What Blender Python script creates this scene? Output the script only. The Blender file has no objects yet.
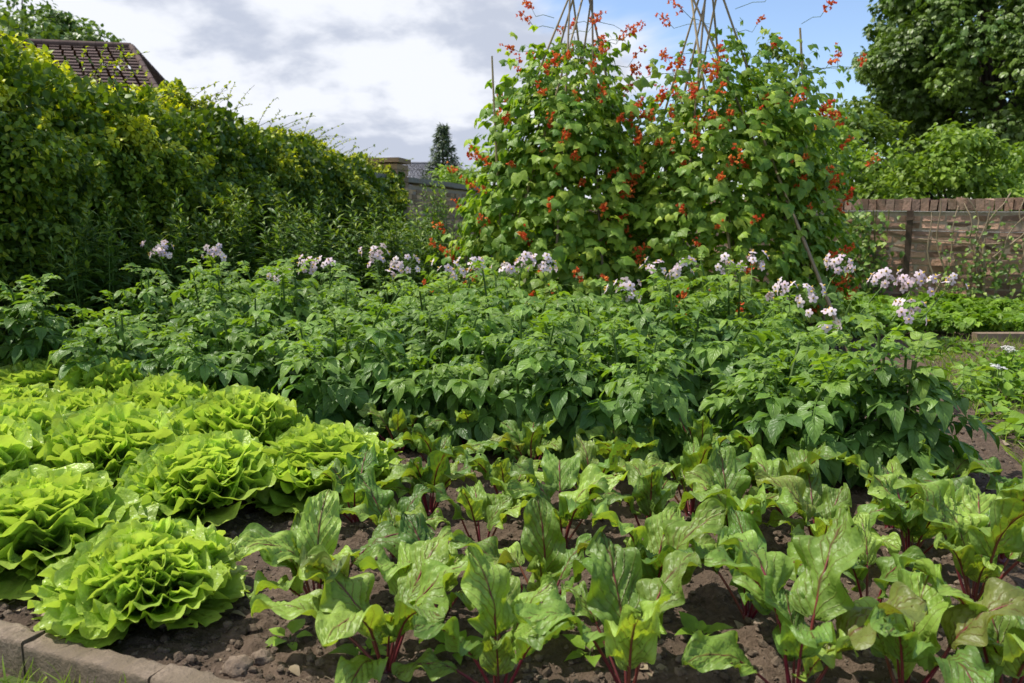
import bpy, math, random
import numpy as np
from mathutils import Vector, noise

rng = np.random.default_rng(11)
random.seed(11)
PI = math.pi
sc = bpy.context.scene
C = sc.collection
R = math.radians

# ------------------------------------------------------------------ camera
CAM_H, PITCH, FPX = 0.83, math.atan(126.5 / 796.4), 796.4
cam_d = bpy.data.cameras.new('camera')
cam = bpy.data.objects.new('camera', cam_d)
C.objects.link(cam)
cam.location = (0, 0, CAM_H)
cam.rotation_euler = (PI / 2 - PITCH, 0, 0)
cam_d.lens = 28
cam_d.sensor_width = 36
cam_d.clip_start = 0.05
cam_d.clip_end = 3000
cam_d.dof.use_dof = True
cam_d.dof.focus_distance = 2.4
cam_d.dof.aperture_fstop = 6.3
sc.camera = cam


def ray(x, y):
    a, b = (x - 512) / FPX, (341.5 - y) / FPX
    c, s = math.cos(PITCH), math.sin(PITCH)
    return np.array([a, c + b * s, -s + b * c])


def at_z(x, y, z=0.0):
    d = ray(x, y)
    return np.array([0, 0, CAM_H]) + d * ((z - CAM_H) / d[2])


def at_y(x, y, Y):
    d = ray(x, y)
    return np.array([0, 0, CAM_H]) + d * (Y / d[1])


# ------------------------------------------------------------------ helpers
def U(a, b, n=None):
    return rng.uniform(a, b, n)


_gf = {}


def grid_faces(nu, nv):
    k = (nu, nv)
    if k not in _gf:
        i, j = np.meshgrid(np.arange(nu - 1), np.arange(nv - 1), indexing='ij')
        a = (i * nv + j).ravel()
        _gf[k] = np.stack([a, a + nv, a + nv + 1, a + 1], 1)
    return _gf[k]


class Buf:
    def __init__(s):
        s.V, s.F, s.L, s.T, s.M, s.n = [], [], [], [], [], 0

    def add(s, v, f, luv=None, tint=None, mi=0):
        v = np.asarray(v, float).reshape(-1, 3)
        f = np.asarray(f, int)
        n = len(v)
        if luv is None:
            luv = np.zeros((n, 2))
        if tint is None:
            tint = (0.5, 0.5, 0.5)
        t = np.asarray(tint, float)
        if t.ndim == 1:
            t = np.tile(t, (n, 1))
        s.V.append(v)
        s.F.append(f + s.n)
        s.L.append(luv)
        s.T.append(t)
        s.M.append(np.full(len(f), mi))
        s.n += n

    def build(s, name, mats, parent=None, smooth=True, origin=None):
        me = bpy.data.meshes.new(name)
        V = np.concatenate(s.V)
        F = np.concatenate(s.F)
        if origin is not None:
            V = V - np.asarray(origin)
        me.vertices.add(len(V))
        me.vertices.foreach_set('co', V.astype(np.float32).ravel())
        me.loops.add(F.size)
        me.loops.foreach_set('vertex_index', F.astype(np.int32).ravel())
        me.polygons.add(len(F))
        me.polygons.foreach_set('loop_start', np.arange(0, F.size, 4, dtype=np.int32))
        if not isinstance(mats, (list, tuple)):
            mats = [mats]
        for m in mats:
            me.materials.append(m)
        me.polygons.foreach_set('material_index', np.concatenate(s.M).astype(np.int32))
        me.polygons.foreach_set('use_smooth', np.full(len(F), smooth))
        L = np.concatenate(s.L)
        a = me.attributes.new('luv', 'FLOAT_VECTOR', 'POINT')
        a.data.foreach_set('vector', np.concatenate([L, np.zeros((len(L), 1))], 1).astype(np.float32).ravel())
        T = np.concatenate(s.T)
        a = me.attributes.new('tint', 'FLOAT_COLOR', 'POINT')
        a.data.foreach_set('color', np.concatenate([T, np.ones((len(T), 1))], 1).astype(np.float32).ravel())
        me.update()
        me.validate()
        o = bpy.data.objects.new(name, me)
        C.objects.link(o)
        if parent is not None:
            o.parent = parent
        elif origin is not None:
            o.location = origin
        return o


def tag(o, label=None, cat=None, group=None, kind=None):
    if label:
        o['label'] = label
    if cat:
        o['category'] = cat
    if group:
        o['group'] = group
    if kind:
        o['kind'] = kind
    return o


def thing(name, label, cat, loc=(0, 0, 0), group=None):
    o = bpy.data.objects.new(name, None)
    C.objects.link(o)
    o.location = tuple(float(q) for q in loc)
    o.empty_display_size = 0.05
    return tag(o, label, cat, group)


def norm(a):
    a = np.asarray(a, float)
    return a / np.maximum(np.linalg.norm(a, axis=-1, keepdims=True), 1e-9)


def frames(d, n, scale):
    """rotation*scale matrices with local y = d, local z near n"""
    y = norm(d)
    x = norm(np.cross(y, n))
    z = np.cross(x, y)
    return np.stack([x, y, z], -1) * np.asarray(scale).reshape(-1, 1, 1)


def scatter(buf, T, M, P, tint, mi=0):
    """T = (V,F,luv,t) template; copies it with matrices M (N,3,3) to P (N,3)"""
    V, F, luv, t = T
    N, K = len(P), len(V)
    if N == 0:
        return
    v = np.einsum('nij,vj->nvi', M, V) + P[:, None, :]
    f = (F[None] + (np.arange(N) * K)[:, None, None]).reshape(-1, 4)
    tt = np.clip(tint[:, None, :] + t[None], 0, 1).reshape(-1, 3)
    buf.add(v.reshape(-1, 3), f, np.tile(luv, (N, 1)), tt, mi)


def tube(buf, pts, rad, sides=5, tint=(0.5, 0.5, 0.5), mi=0):
    pts = np.asarray(pts, float)
    K = len(pts)
    rad = np.broadcast_to(np.asarray(rad, float), (K,))
    t = norm(np.gradient(pts, axis=0))
    ref = np.array([0, 0, 1.0]) if abs(t[0][2]) < 0.9 else np.array([1.0, 0, 0])
    a = norm(np.cross(t, ref))
    b = np.cross(t, a)
    ang = np.linspace(0, 2 * PI, sides, endpoint=False)
    v = pts[:, None] + rad[:, None, None] * (a[:, None] * np.cos(ang)[None, :, None] + b[:, None] * np.sin(ang)[None, :, None])
    i, j = np.meshgrid(np.arange(K - 1), np.arange(sides), indexing='ij')
    i, j = i.ravel(), j.ravel()
    j2 = (j + 1) % sides
    f = np.stack([i * sides + j, i * sides + j2, (i + 1) * sides + j2, (i + 1) * sides + j], 1)
    luv = np.stack([np.repeat(np.linspace(0, 1, K), sides), np.tile(ang, K)], 1)
    # close the far end with a fan of quads (collapsed)
    v = v.reshape(-1, 3)
    buf.add(v, f, luv, tint, mi)
    if sides == 4:
        e = (K - 1) * sides
        buf.add(v[e:e + 4], [[0, 1, 2, 3]], luv[e:e + 4], tint, mi)
    elif sides == 6:
        e = (K - 1) * sides
        buf.add(v[e:e + 6], [[0, 1, 2, 3], [0, 3, 4, 5]], luv[e:e + 6], tint, mi)


def box(buf, c, size, tint=(0.5, 0.5, 0.5), ax=None, jit=0.0, mi=0):
    s = np.array([[-1, -1, -1], [1, -1, -1], [1, 1, -1], [-1, 1, -1], [-1, -1, 1], [1, -1, 1], [1, 1, 1], [-1, 1, 1]], float) * np.asarray(size) / 2
    if jit:
        s = s + rng.normal(0, jit, s.shape)
    if ax is not None:
        s = s @ np.asarray(ax)
    buf.add(s + np.asarray(c), [[0, 3, 2, 1], [4, 5, 6, 7], [0, 1, 5, 4], [1, 2, 6, 5], [2, 3, 7, 6], [3, 0, 4, 7]], None, tint, mi)


# ------------------------------------------------------------------ materials
def mat_base(name):
    m = bpy.data.materials.new(name)
    m.use_nodes = True
    nt = m.node_tree
    nt.nodes.clear()
    out = nt.nodes.new('ShaderNodeOutputMaterial')

    def N(t, **kw):
        n = nt.nodes.new(t)
        for k, v in kw.items():
            setattr(n, k, v)
        return n

    def L(a, b):
        nt.links.new(a, b)
    return m, nt, out, N, L


def math_node(N, L, op, a, b=None, c=None, clamp=False):
    n = N('ShaderNodeMath', operation=op)
    n.use_clamp = clamp
    for i, q in enumerate((a, b, c)):
        if q is None:
            continue
        if isinstance(q, (int, float)):
            n.inputs[i].default_value = q
        else:
            L(q, n.inputs[i])
    return n.outputs[0]


def mixc(N, L, fac, a, b, mode='MIX'):
    n = N('ShaderNodeMix', data_type='RGBA', blend_type=mode)
    n.clamp_factor = True
    for s, q in ((n.inputs[0], fac), (n.inputs[6], a), (n.inputs[7], b)):
        if isinstance(q, (int, float)):
            s.default_value = q
        elif isinstance(q, tuple):
            s.default_value = (*q, 1) if len(q) == 3 else q
        else:
            L(q, s)
    return n.outputs[2]


def leaf_mat(name, base, base2, vein, nveins=7, slope=0.55, vs=0.5, transl=0.35, tcol=(1.2, 1.25, 0.4), rough=0.45,
             spec=0.4, bump=0.6, bscale=120, third=None, midw=0.05, sidew=0.16, blister=0.5, mott=30, fan=False, holes=0.0):
    m, nt, out, N, L = mat_base(name)
    at = N('ShaderNodeAttribute', attribute_name='luv')
    tn = N('ShaderNodeAttribute', attribute_name='tint')
    sp = N('ShaderNodeSeparateXYZ')
    L(at.outputs['Vector'], sp.inputs[0])
    st = N('ShaderNodeSeparateColor')
    L(tn.outputs['Color'], st.inputs[0])
    co = N('ShaderNodeTexCoord')
    no = N('ShaderNodeTexNoise')
    no.inputs['Scale'].default_value = bscale
    no.inputs['Detail'].default_value = 2
    L(co.outputs['Object'], no.inputs['Vector'])
    no2 = N('ShaderNodeTexNoise')
    no2.inputs['Scale'].default_value = mott
    no2.inputs['Detail'].default_value = 3
    L(co.outputs['Object'], no2.inputs['Vector'])
    au = math_node(N, L, 'ABSOLUTE', sp.outputs[0])
    mid = math_node(N, L, 'SUBTRACT', 1.0, math_node(N, L, 'DIVIDE', au, midw), clamp=True)
    t = math_node(N, L, 'SUBTRACT', math_node(N, L, 'MULTIPLY', sp.outputs[1], nveins), math_node(N, L, 'MULTIPLY', au, slope * nveins * 0.6))
    if fan:
        t = math_node(N, L, 'MULTIPLY', sp.outputs[0], nveins)
    t = math_node(N, L, 'ADD', t, math_node(N, L, 'MULTIPLY', no2.outputs['Fac'], 0.9))
    tri = math_node(N, L, 'ABSOLUTE', math_node(N, L, 'SUBTRACT', math_node(N, L, 'FRACT', t), 0.5))
    side = math_node(N, L, 'SUBTRACT', 1.0, math_node(N, L, 'DIVIDE', tri, sidew), clamp=True)
    fade = math_node(N, L, 'SUBTRACT', 1.0, math_node(N, L, 'MULTIPLY', au, 0.75))
    side = math_node(N, L, 'MULTIPLY', side, fade)
    vn = math_node(N, L, 'MAXIMUM', mid, math_node(N, L, 'MULTIPLY', side, 0.8))
    col = mixc(N, L, st.outputs[0], base, base2)
    if third:
        col = mixc(N, L, math_node(N, L, 'MULTIPLY', math_node(N, L, 'GREATER_THAN', st.outputs[1], 0.5),
                                   math_node(N, L, 'MULTIPLY', math_node(N, L, 'SUBTRACT', st.outputs[1], 0.5), 2.0)), col, third)
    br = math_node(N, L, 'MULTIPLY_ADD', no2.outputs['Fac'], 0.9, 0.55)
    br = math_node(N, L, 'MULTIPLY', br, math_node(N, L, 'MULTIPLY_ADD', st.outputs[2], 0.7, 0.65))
    g = N('ShaderNodeVectorMath', operation='SCALE')
    L(col, g.inputs[0])
    L(br, g.inputs['Scale'])
    col = mixc(N, L, math_node(N, L, 'MULTIPLY', vn, vs), g.outputs[0], vein)
    h = math_node(N, L, 'ADD', math_node(N, L, 'MULTIPLY', vn, -0.8), math_node(N, L, 'MULTIPLY', no.outputs['Fac'], blister * 2))
    bp = N('ShaderNodeBump')
    bp.inputs['Strength'].default_value = bump
    bp.inputs['Distance'].default_value = 0.004
    L(h, bp.inputs['Height'])
    pr = N('ShaderNodeBsdfPrincipled')
    L(col, pr.inputs['Base Color'])
    pr.inputs['Roughness'].default_value = rough
    pr.inputs['Specular IOR Level'].default_value = spec
    L(bp.outputs[0], pr.inputs['Normal'])
    tr = N('ShaderNodeBsdfTranslucent')
    L(mixc(N, L, 1.0, col, tcol, 'MULTIPLY'), tr.inputs['Color'])
    mx = N('ShaderNodeMixShader')
    mx.inputs[0].default_value = transl
    L(pr.outputs[0], mx.inputs[1])
    L(tr.outputs[0], mx.inputs[2])
    if holes:
        vo = N('ShaderNodeTexVoronoi')
        vo.inputs['Scale'].default_value = holes
        wv = mixc(N, L, 0.012, co.outputs['Object'], no.outputs['Color'])
        L(wv, vo.inputs['Vector'])
        vs_ = N('ShaderNodeSeparateColor')
        L(vo.outputs['Color'], vs_.inputs[0])
        hf = math_node(N, L, 'MULTIPLY', math_node(N, L, 'LESS_THAN', vs_.outputs[0], 0.10),
                       math_node(N, L, 'LESS_THAN', vo.outputs['Distance'], math_node(N, L, 'MULTIPLY', vs_.outputs[1], 0.34)))
        tp = N('ShaderNodeBsdfTransparent')
        m2 = N('ShaderNodeMixShader')
        L(hf, m2.inputs[0])
        L(mx.outputs[0], m2.inputs[1])
        L(tp.outputs[0], m2.inputs[2])
        L(m2.outputs[0], out.inputs[0])
    else:
        L(mx.outputs[0], out.inputs[0])
    return m


def rough_mat(name, c1, c2, scale=20, rough=0.85, bump=0.5, dist=0.01, tintmix=None, spec=0.25, detail=6, c3=None, scale3=3):
    m, nt, out, N, L = mat_base(name)
    co = N('ShaderNodeTexCoord')
    no = N('ShaderNodeTexNoise')
    no.inputs['Scale'].default_value = scale
    no.inputs['Detail'].default_value = detail
    no.inputs['Roughness'].default_value = 0.65
    L(co.outputs['Object'], no.inputs['Vector'])
    rp = N('ShaderNodeMapRange')
    rp.inputs[1].default_value = 0.3
    rp.inputs[2].default_value = 0.7
    L(no.outputs['Fac'], rp.inputs[0])
    col = mixc(N, L, rp.outputs[0], c1, c2)
    if c3:
        n3 = N('ShaderNodeTexNoise')
        n3.inputs['Scale'].default_value = scale3
        n3.inputs['Detail'].default_value = 4
        L(co.outputs['Object'], n3.inputs['Vector'])
        r3 = N('ShaderNodeMapRange')
        r3.inputs[1].default_value = 0.45
        r3.inputs[2].default_value = 0.65
        L(n3.outputs['Fac'], r3.inputs[0])
        col = mixc(N, L, r3.outputs[0], col, c3)
    if tintmix:
        tn = N('ShaderNodeAttribute', attribute_name='tint')
        st = N('ShaderNodeSeparateColor')
        L(tn.outputs['Color'], st.inputs[0])
        col = mixc(N, L, math_node(N, L, 'MULTIPLY', st.outputs[0], 0.85), col, tintmix)
        g = N('ShaderNodeVectorMath', operation='SCALE')
        L(col, g.inputs[0])
        L(math_node(N, L, 'MULTIPLY_ADD', st.outputs[2], 0.9, 0.5), g.inputs['Scale'])
        col = g.outputs[0]
    bp = N('ShaderNodeBump')
    bp.inputs['Strength'].default_value = bump
    bp.inputs['Distance'].default_value = dist
    L(no.outputs['Fac'], bp.inputs['Height'])
    pr = N('ShaderNodeBsdfPrincipled')
    L(col, pr.inputs['Base Color'])
    pr.inputs['Roughness'].default_value = rough
    pr.inputs['Specular IOR Level'].default_value = spec
    L(bp.outputs[0], pr.inputs['Normal'])
    L(pr.outputs[0], out.inputs[0])
    return m


def petal_mat(name, c1, c2, transl=0.3, rough=0.6):
    m, nt, out, N, L = mat_base(name)
    tn = N('ShaderNodeAttribute', attribute_name='tint')
    st = N('ShaderNodeSeparateColor')
    L(tn.outputs['Color'], st.inputs[0])
    col = mixc(N, L, st.outputs[0], c1, c2)
    pr = N('ShaderNodeBsdfPrincipled')
    L(col, pr.inputs['Base Color'])
    pr.inputs['Roughness'].default_value = rough
    pr.inputs['Specular IOR Level'].default_value = 0.2
    tr = N('ShaderNodeBsdfTranslucent')
    L(col, tr.inputs['Color'])
    mx = N('ShaderNodeMixShader')
    mx.inputs[0].default_value = transl
    L(pr.outputs[0], mx.inputs[1])
    L(tr.outputs[0], mx.inputs[2])
    L(mx.outputs[0], out.inputs[0])
    return m


M = {}
M['lettuce'] = leaf_mat('lettuce_leaf', (0.25, 0.43, 0.045), (0.62, 0.77, 0.15), (0.48, 0.60, 0.12), nveins=5, fan=True, slope=0.9, vs=0.5, transl=0.42,
                        tcol=(1.12, 1.1, 0.6), rough=0.36, spec=0.5, bump=0.8, bscale=75, midw=0.08, sidew=0.12, blister=0.7, mott=26, holes=40)
M['beet'] = leaf_mat('beet_leaf', (0.115, 0.235, 0.04), (0.34, 0.49, 0.085), (0.15, 0.035, 0.03), nveins=7, slope=0.8, vs=0.9, transl=0.36,
                     tcol=(1.5, 1.35, 0.35), rough=0.43, spec=0.45, bump=0.6, bscale=55, third=(0.17, 0.15, 0.05), midw=0.07, sidew=0.10, blister=0.9, mott=20, holes=55)
M['potato'] = leaf_mat('potato_leaf', (0.045, 0.12, 0.036), (0.21, 0.37, 0.07), (0.10, 0.2, 0.04), nveins=6, slope=0.7, vs=0.4, transl=0.34,
                       tcol=(1.6, 1.6, 0.35), rough=0.42, spec=0.45, bump=0.6, bscale=90, third=(0.30, 0.44, 0.06), midw=0.08, sidew=0.16, blister=0.4, holes=70)
M['bean'] = leaf_mat('bean_leaf', (0.11, 0.235, 0.03), (0.32, 0.46, 0.055), (0.18, 0.3, 0.06), nveins=5, slope=0.8, vs=0.35, transl=0.36,
                     tcol=(1.5, 1.5, 0.35), rough=0.45, spec=0.4, bump=0.5, bscale=60, third=(0.45, 0.56, 0.06), midw=0.06, sidew=0.12)
M['hedge_gold'] = leaf_mat('climber_leaf_golden', (0.09, 0.175, 0.02), (0.30, 0.42, 0.035), (0.1, 0.15, 0.03), nveins=4, vs=0.25, transl=0.32,
                           tcol=(1.5, 1.4, 0.3), rough=0.45, spec=0.35, bump=0.2, third=(0.82, 0.84, 0.07))
M['hedge'] = leaf_mat('climber_leaf', (0.075, 0.15, 0.02), (0.22, 0.32, 0.03), (0.1, 0.15, 0.03), nveins=4, vs=0.25, transl=0.3,
                      tcol=(1.5, 1.4, 0.3), rough=0.45, spec=0.35, bump=0.2, third=(0.70, 0.74, 0.07))
M['herb'] = leaf_mat('border_plant_leaf', (0.08, 0.16, 0.03), (0.15, 0.26, 0.04), (0.1, 0.16, 0.04), nveins=4, vs=0.25, transl=0.3, bump=0.2,
                     third=(0.32, 0.42, 0.06))
M['tree'] = leaf_mat('tree_leaf', (0.085, 0.165, 0.035), (0.21, 0.31, 0.055), (0.08, 0.13, 0.03), vs=0.1, transl=0.25, bump=0.1, rough=0.4, spec=0.5)
M['bush'] = leaf_mat('bush_leaf', (0.15, 0.27, 0.04), (0.33, 0.46, 0.06), (0.15, 0.22, 0.05), vs=0.1, transl=0.35, bump=0.1)
M['fir'] = leaf_mat('fir_needle', (0.08, 0.12, 0.07), (0.16, 0.22, 0.11), (0.05, 0.08, 0.03), vs=0.0, transl=0.1, bump=0.0)
M['ground_leaf'] = leaf_mat('ground_cover_leaf', (0.14, 0.27, 0.025), (0.27, 0.43, 0.045), (0.15, 0.25, 0.05), vs=0.2, transl=0.35, bump=0.3)
M['grass'] = leaf_mat('grass_blade', (0.17, 0.29, 0.03), (0.32, 0.43, 0.05), (0.15, 0.25, 0.05), vs=0.0, transl=0.35, bump=0.0)
M['beet_stalk'] = rough_mat('beet_stalk', (0.11, 0.012, 0.024), (0.22, 0.025, 0.045), 40, 0.35, 0.1, 0.002, tintmix=(0.20, 0.12, 0.03), spec=0.5)
M['green_stalk'] = rough_mat('green_stalk', (0.07, 0.15, 0.02), (0.12, 0.2, 0.04), 40, 0.5, 0.1, 0.002, tintmix=(0.06, 0.05, 0.03))
M['vine_stem'] = rough_mat('vine_stem', (0.10, 0.13, 0.03), (0.16, 0.14, 0.06), 40, 0.6, 0.1, 0.002)
M['bark'] = rough_mat('bark', (0.05, 0.038, 0.026), (0.11, 0.085, 0.06), 14, 0.9, 0.8, 0.03)
M['twig'] = rough_mat('bare_vine_twig', (0.22, 0.17, 0.11), (0.36, 0.29, 0.2), 30, 0.8, 0.4, 0.004)
M['cane'] = rough_mat('bamboo_cane', (0.34, 0.26, 0.15), (0.5, 0.4, 0.25), 25, 0.55, 0.2, 0.003, tintmix=(0.15, 0.12, 0.085))
M['twine'] = rough_mat('garden_twine', (0.2, 0.16, 0.1), (0.3, 0.24, 0.15), 60, 0.9, 0.4, 0.003)
M['soil'] = rough_mat('garden_soil', (0.085, 0.06, 0.043), (0.22, 0.16, 0.12), 55, 0.95, 1.0, 0.018, c3=(0.12, 0.088, 0.066), scale3=6, spec=0.1, detail=9)
M['clod'] = rough_mat('soil_clod', (0.12, 0.088, 0.065), (0.3, 0.235, 0.18), 45, 0.95, 0.9, 0.01, tintmix=(0.10, 0.075, 0.055), spec=0.1)
M['ground'] = rough_mat('rough_ground', (0.07, 0.10, 0.025), (0.12, 0.16, 0.04), 6, 0.95, 0.6, 0.03, c3=(0.11, 0.085, 0.055), scale3=1.2)
M['brick'] = rough_mat('red_brick', (0.44, 0.24, 0.165), (0.66, 0.42, 0.31), 26, 0.92, 1.0, 0.012, tintmix=(0.24, 0.16, 0.13), c3=(0.32, 0.22, 0.16), scale3=7)
M['old_brick'] = rough_mat('weathered_brick', (0.42, 0.26, 0.15), (0.62, 0.42, 0.26), 30, 0.9, 0.8, 0.008, tintmix=(0.24, 0.17, 0.115))
M['mortar'] = rough_mat('lime_mortar', (0.31, 0.25, 0.20), (0.46, 0.38, 0.31), 30, 0.95, 0.6, 0.006)
M['coping'] = rough_mat('stone_coping', (0.2, 0.18, 0.15), (0.32, 0.29, 0.25), 20, 0.9, 0.6, 0.008)
M['kerb'] = rough_mat('concrete_kerb', (0.13, 0.10, 0.072), (0.38, 0.30, 0.225), 110, 0.9, 1.0, 0.006, tintmix=(0.24, 0.185, 0.135), c3=(0.15, 0.12, 0.08), scale3=14)
M['wood_dark'] = rough_mat('dark_timber', (0.055, 0.035, 0.025), (0.10, 0.07, 0.05), 20, 0.85, 0.6, 0.006)
M['board'] = rough_mat('bed_board', (0.20, 0.14, 0.10), (0.32, 0.24, 0.17), 20, 0.85, 0.6, 0.006)
M['wire'] = rough_mat('galvanised_wire', (0.3, 0.3, 0.3), (0.4, 0.4, 0.4), 20, 0.5, 0.1, 0.002, spec=0.5)
M['roof_tile'] = rough_mat('clay_roof_tile', (0.095, 0.062, 0.055), (0.15, 0.105, 0.09), 9, 0.85, 0.6, 0.01, tintmix=(0.13, 0.085, 0.08))
M['slate'] = rough_mat('roof_slate', (0.16, 0.16, 0.18), (0.24, 0.24, 0.27), 9, 0.7, 0.4, 0.01, tintmix=(0.2, 0.2, 0.22))
M['render'] = rough_mat('pale_render', (0.4, 0.37, 0.32), (0.5, 0.46, 0.4), 8, 0.9, 0.4, 0.01)
M['potato_petal'] = petal_mat('potato_petal', (0.74, 0.55, 0.66), (0.90, 0.82, 0.86))
M['potato_eye'] = petal_mat('potato_flower_eye', (0.62, 0.42, 0.05), (0.75, 0.55, 0.12), 0.05)
M['bean_petal'] = petal_mat('bean_petal', (0.70, 0.06, 0.03), (0.85, 0.30, 0.06), 0.3)
M['white_petal'] = petal_mat('white_petal', (0.7, 0.68, 0.66), (0.8, 0.8, 0.78))
M['glass'] = rough_mat('window_glass', (0.03, 0.035, 0.04), (0.05, 0.055, 0.06), 2, 0.08, 0.0, 0.001, spec=0.6)


# ------------------------------------------------------------------ leaf templates
def blade_template(nu, nv, wf, W, fold=0.3, droop=0.3, wave=0.0, wk=9.0, seed=0, tip=0.0, curl=0.0):
    """unit length leaf, local y along, z up"""
    r = np.random.default_rng(seed)
    u, v = np.meshgrid(np.linspace(-1, 1, nu), np.linspace(0, 1, nv), indexing='ij')
    w = W * wf(v)
    x = u * w
    z = fold * np.abs(x) - droop * v ** 2 + wave * np.abs(u) ** 2 * np.sin(wk * v + (u > 0) * 2.1 + r.uniform(0, 6)) * np.minimum(1, v * 4) - curl * x * x / max(W, 1e-6)
    y = v * (1 - 0.25 * droop * v)
    V = np.stack([x + 0.03 * np.sin(3 * v + r.uniform(0, 6)), y, z], -1).reshape(-1, 3)
    luv = np.stack([u, v], -1).reshape(-1, 2)
    return V, grid_faces(nu, nv), luv, np.zeros((len(V), 3))


ovate = lambda v: np.sin(PI * np.clip(v, 0, 1) ** 0.72) ** 0.85 * (1 - 0.25 * v ** 3)
heart = lambda v: np.clip(np.sin(PI * np.clip(v, 0.0, 1) ** 0.52), 0, 1) ** 0.85 * (1 - 0.42 * v ** 1.5)
lance = lambda v: np.sin(PI * np.clip(v, 0, 1) ** 0.8)


def merge(ts):
    V, F, Lu, T, n = [], [], [], [], 0
    for v, f, l, t in ts:
        V.append(v)
        F.append(f + n)
        Lu.append(l)
        T.append(t)
        n += len(v)
    return np.concatenate(V), np.concatenate(F), np.concatenate(Lu), np.concatenate(T)


def place(T, d, n, s, p, dt=0.0):
    m = frames(np.array([d]), np.array([n]), [s])[0]
    V, F, l, t = T
    return V @ m.T + np.asarray(p), F, l, t + dt


def rachis_template(pts, r0, r1):
    b = Buf()
    tube(b, pts, np.linspace(r0, r1, len(pts)), 3)
    return b.V[0], b.F[0], np.tile([[0.0, 0.02]], (len(b.V[0]), 1)), np.zeros((len(b.V[0]), 3)) + np.array([0.3, -0.3, 0.1])


def potato_leaf(seed):
    r = np.random.default_rng(seed)
    ts = []
    dr = r.uniform(0.15, 0.5)
    cur = lambda y: np.array([0.0, y * (1 - 0.15 * dr * y), -dr * y * y + 0.12 * y])
    ts.append(rachis_template([cur(y) for y in (0, 0.3, 0.6, 0.75)], 0.012, 0.006))
    yt = 0.62

    def lf():
        return blade_template(5, 8, ovate, r.uniform(0.25, 0.34), r.uniform(0.1, 0.45), r.uniform(0.2, 0.6), 0.045, r.uniform(7, 11), int(r.integers(1e6)))
    ts.append(place(lf(), [r.uniform(-.12, .12), 1, -0.35 - dr * 0.8], [0, 0.35, 1], r.uniform(0.42, 0.5), cur(yt)))
    for y, s in ((0.56, 0.38), (0.36, 0.31), (0.17, 0.2)):
        for q in (-1, 1):
            p = cur(y + r.uniform(-0.03, 0.03))
            ts.append(place(lf(), [q * r.uniform(0.8, 1.1), r.uniform(0.45, 0.8), r.uniform(-0.45, 0.02)], [q * -0.15, 0.1, 1], s * r.uniform(0.85, 1.15), p + np.array([q * 0.02, 0, 0])))
    for y in (0.46, 0.27):
        for q in (-1, 1):
            ts.append(place(blade_template(3, 4, ovate, 0.4, 0.3, 0.2, seed=int(r.integers(1e6))), [q, 0.3, -0.1], [0, 0, 1], 0.09, cur(y)))
    return merge(ts)


def bean_leaf(seed):
    r = np.random.default_rng(seed)
    ts = [rachis_template([[0, 0, 0], [0, 0.35, 0.06], [0, 0.7, 0.05]], 0.018, 0.01)]

    def lf():
        return blade_template(7, 9, heart, r.uniform(0.42, 0.52), r.uniform(-0.1, 0.25), r.uniform(0.1, 0.35), 0.03, 6, int(r.integers(1e6)), curl=r.uniform(0, 0.35))
    ts.append(place(lf(), [r.uniform(-.2, .2), 0.7, -0.7 - r.uniform(0, .5)], [0, 0.8, 0.7], r.uniform(0.85, 1.05), [0, 0.7, 0.05]))
    for q in (-1, 1):
        ts.append(place(lf(), [q * 0.9, 0.3, -0.45 - r.uniform(0, .5)], [q * 0.3, 0.7, 0.8], r.uniform(0.75, 0.95), [q * 0.05, 0.52, 0.05]))
    return merge(ts)


POT = [potato_leaf(100 + i) for i in range(12)]
BEAN = [bean_leaf(200 + i) for i in range(10)]
SMALL = [blade_template(3, 5, ovate, U(0.3, 0.4), U(0.1, 0.5), U(0.1, 0.5), 0.03, 6, 300 + i) for i in range(6)]
LANCE = [blade_template(3, 6, lance, U(0.09, 0.14), U(0.2, 0.5), U(0.1, 0.6), 0.02, 6, 320 + i) for i in range(5)]
BLADE = [blade_template(2, 5, lambda v: 1 - v ** 2, 0.03, 0, U(0.1, 0.8), 0, 1, 340 + i) for i in range(5)]


def five_lobe(seed):
    r = np.random.default_rng(seed)
    ts = []
    for a in (-1.25, -0.62, 0, 0.62, 1.25):
        ts.append(place(blade_template(3, 4, ovate, 0.3, 0.2, 0.3, seed=seed), [math.sin(a), math.cos(a), -0.25], [0, 0.2, 1], 1 - 0.28 * abs(a), [0, 0, 0]))
    return merge(ts)


PALM = [five_lobe(400 + i) for i in range(3)]


def spread(buf, temps, P, D, Nn, S, tint, mi=0):
    k = rng.integers(0, len(temps), len(P))
    for i, T in enumerate(temps):
        q = k == i
        if q.any():
            scatter(buf, T, frames(D[q], Nn[q], S[q]), P[q], tint[q], mi)


def tints(n, a=(0, 1), b=(0, 1), c=(0.2, 0.8)):
    return np.stack([U(*a, n), U(*b, n), U(*c, n)], 1)


ORD = ['first', 'second', 'third', 'fourth', 'fifth', 'sixth', 'seventh', 'eighth', 'ninth', 'tenth', 'eleventh', 'twelfth']

# ------------------------------------------------------------------ world + sun
SUN = norm(np.array([-0.54, 0.11, 1.0]))
el = math.asin(SUN[2])
azm = math.atan2(SUN[0], SUN[1])          # from +Y towards +X
w = bpy.data.worlds.new('World')
sc.world = w
w.use_nodes = True
nt = w.node_tree
nt.nodes.clear()


def WN(t, **kw):
    n = nt.nodes.new(t)
    for k, v in kw.items():
        setattr(n, k, v)
    return n


def WL(a, b):
    nt.links.new(a, b)


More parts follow.
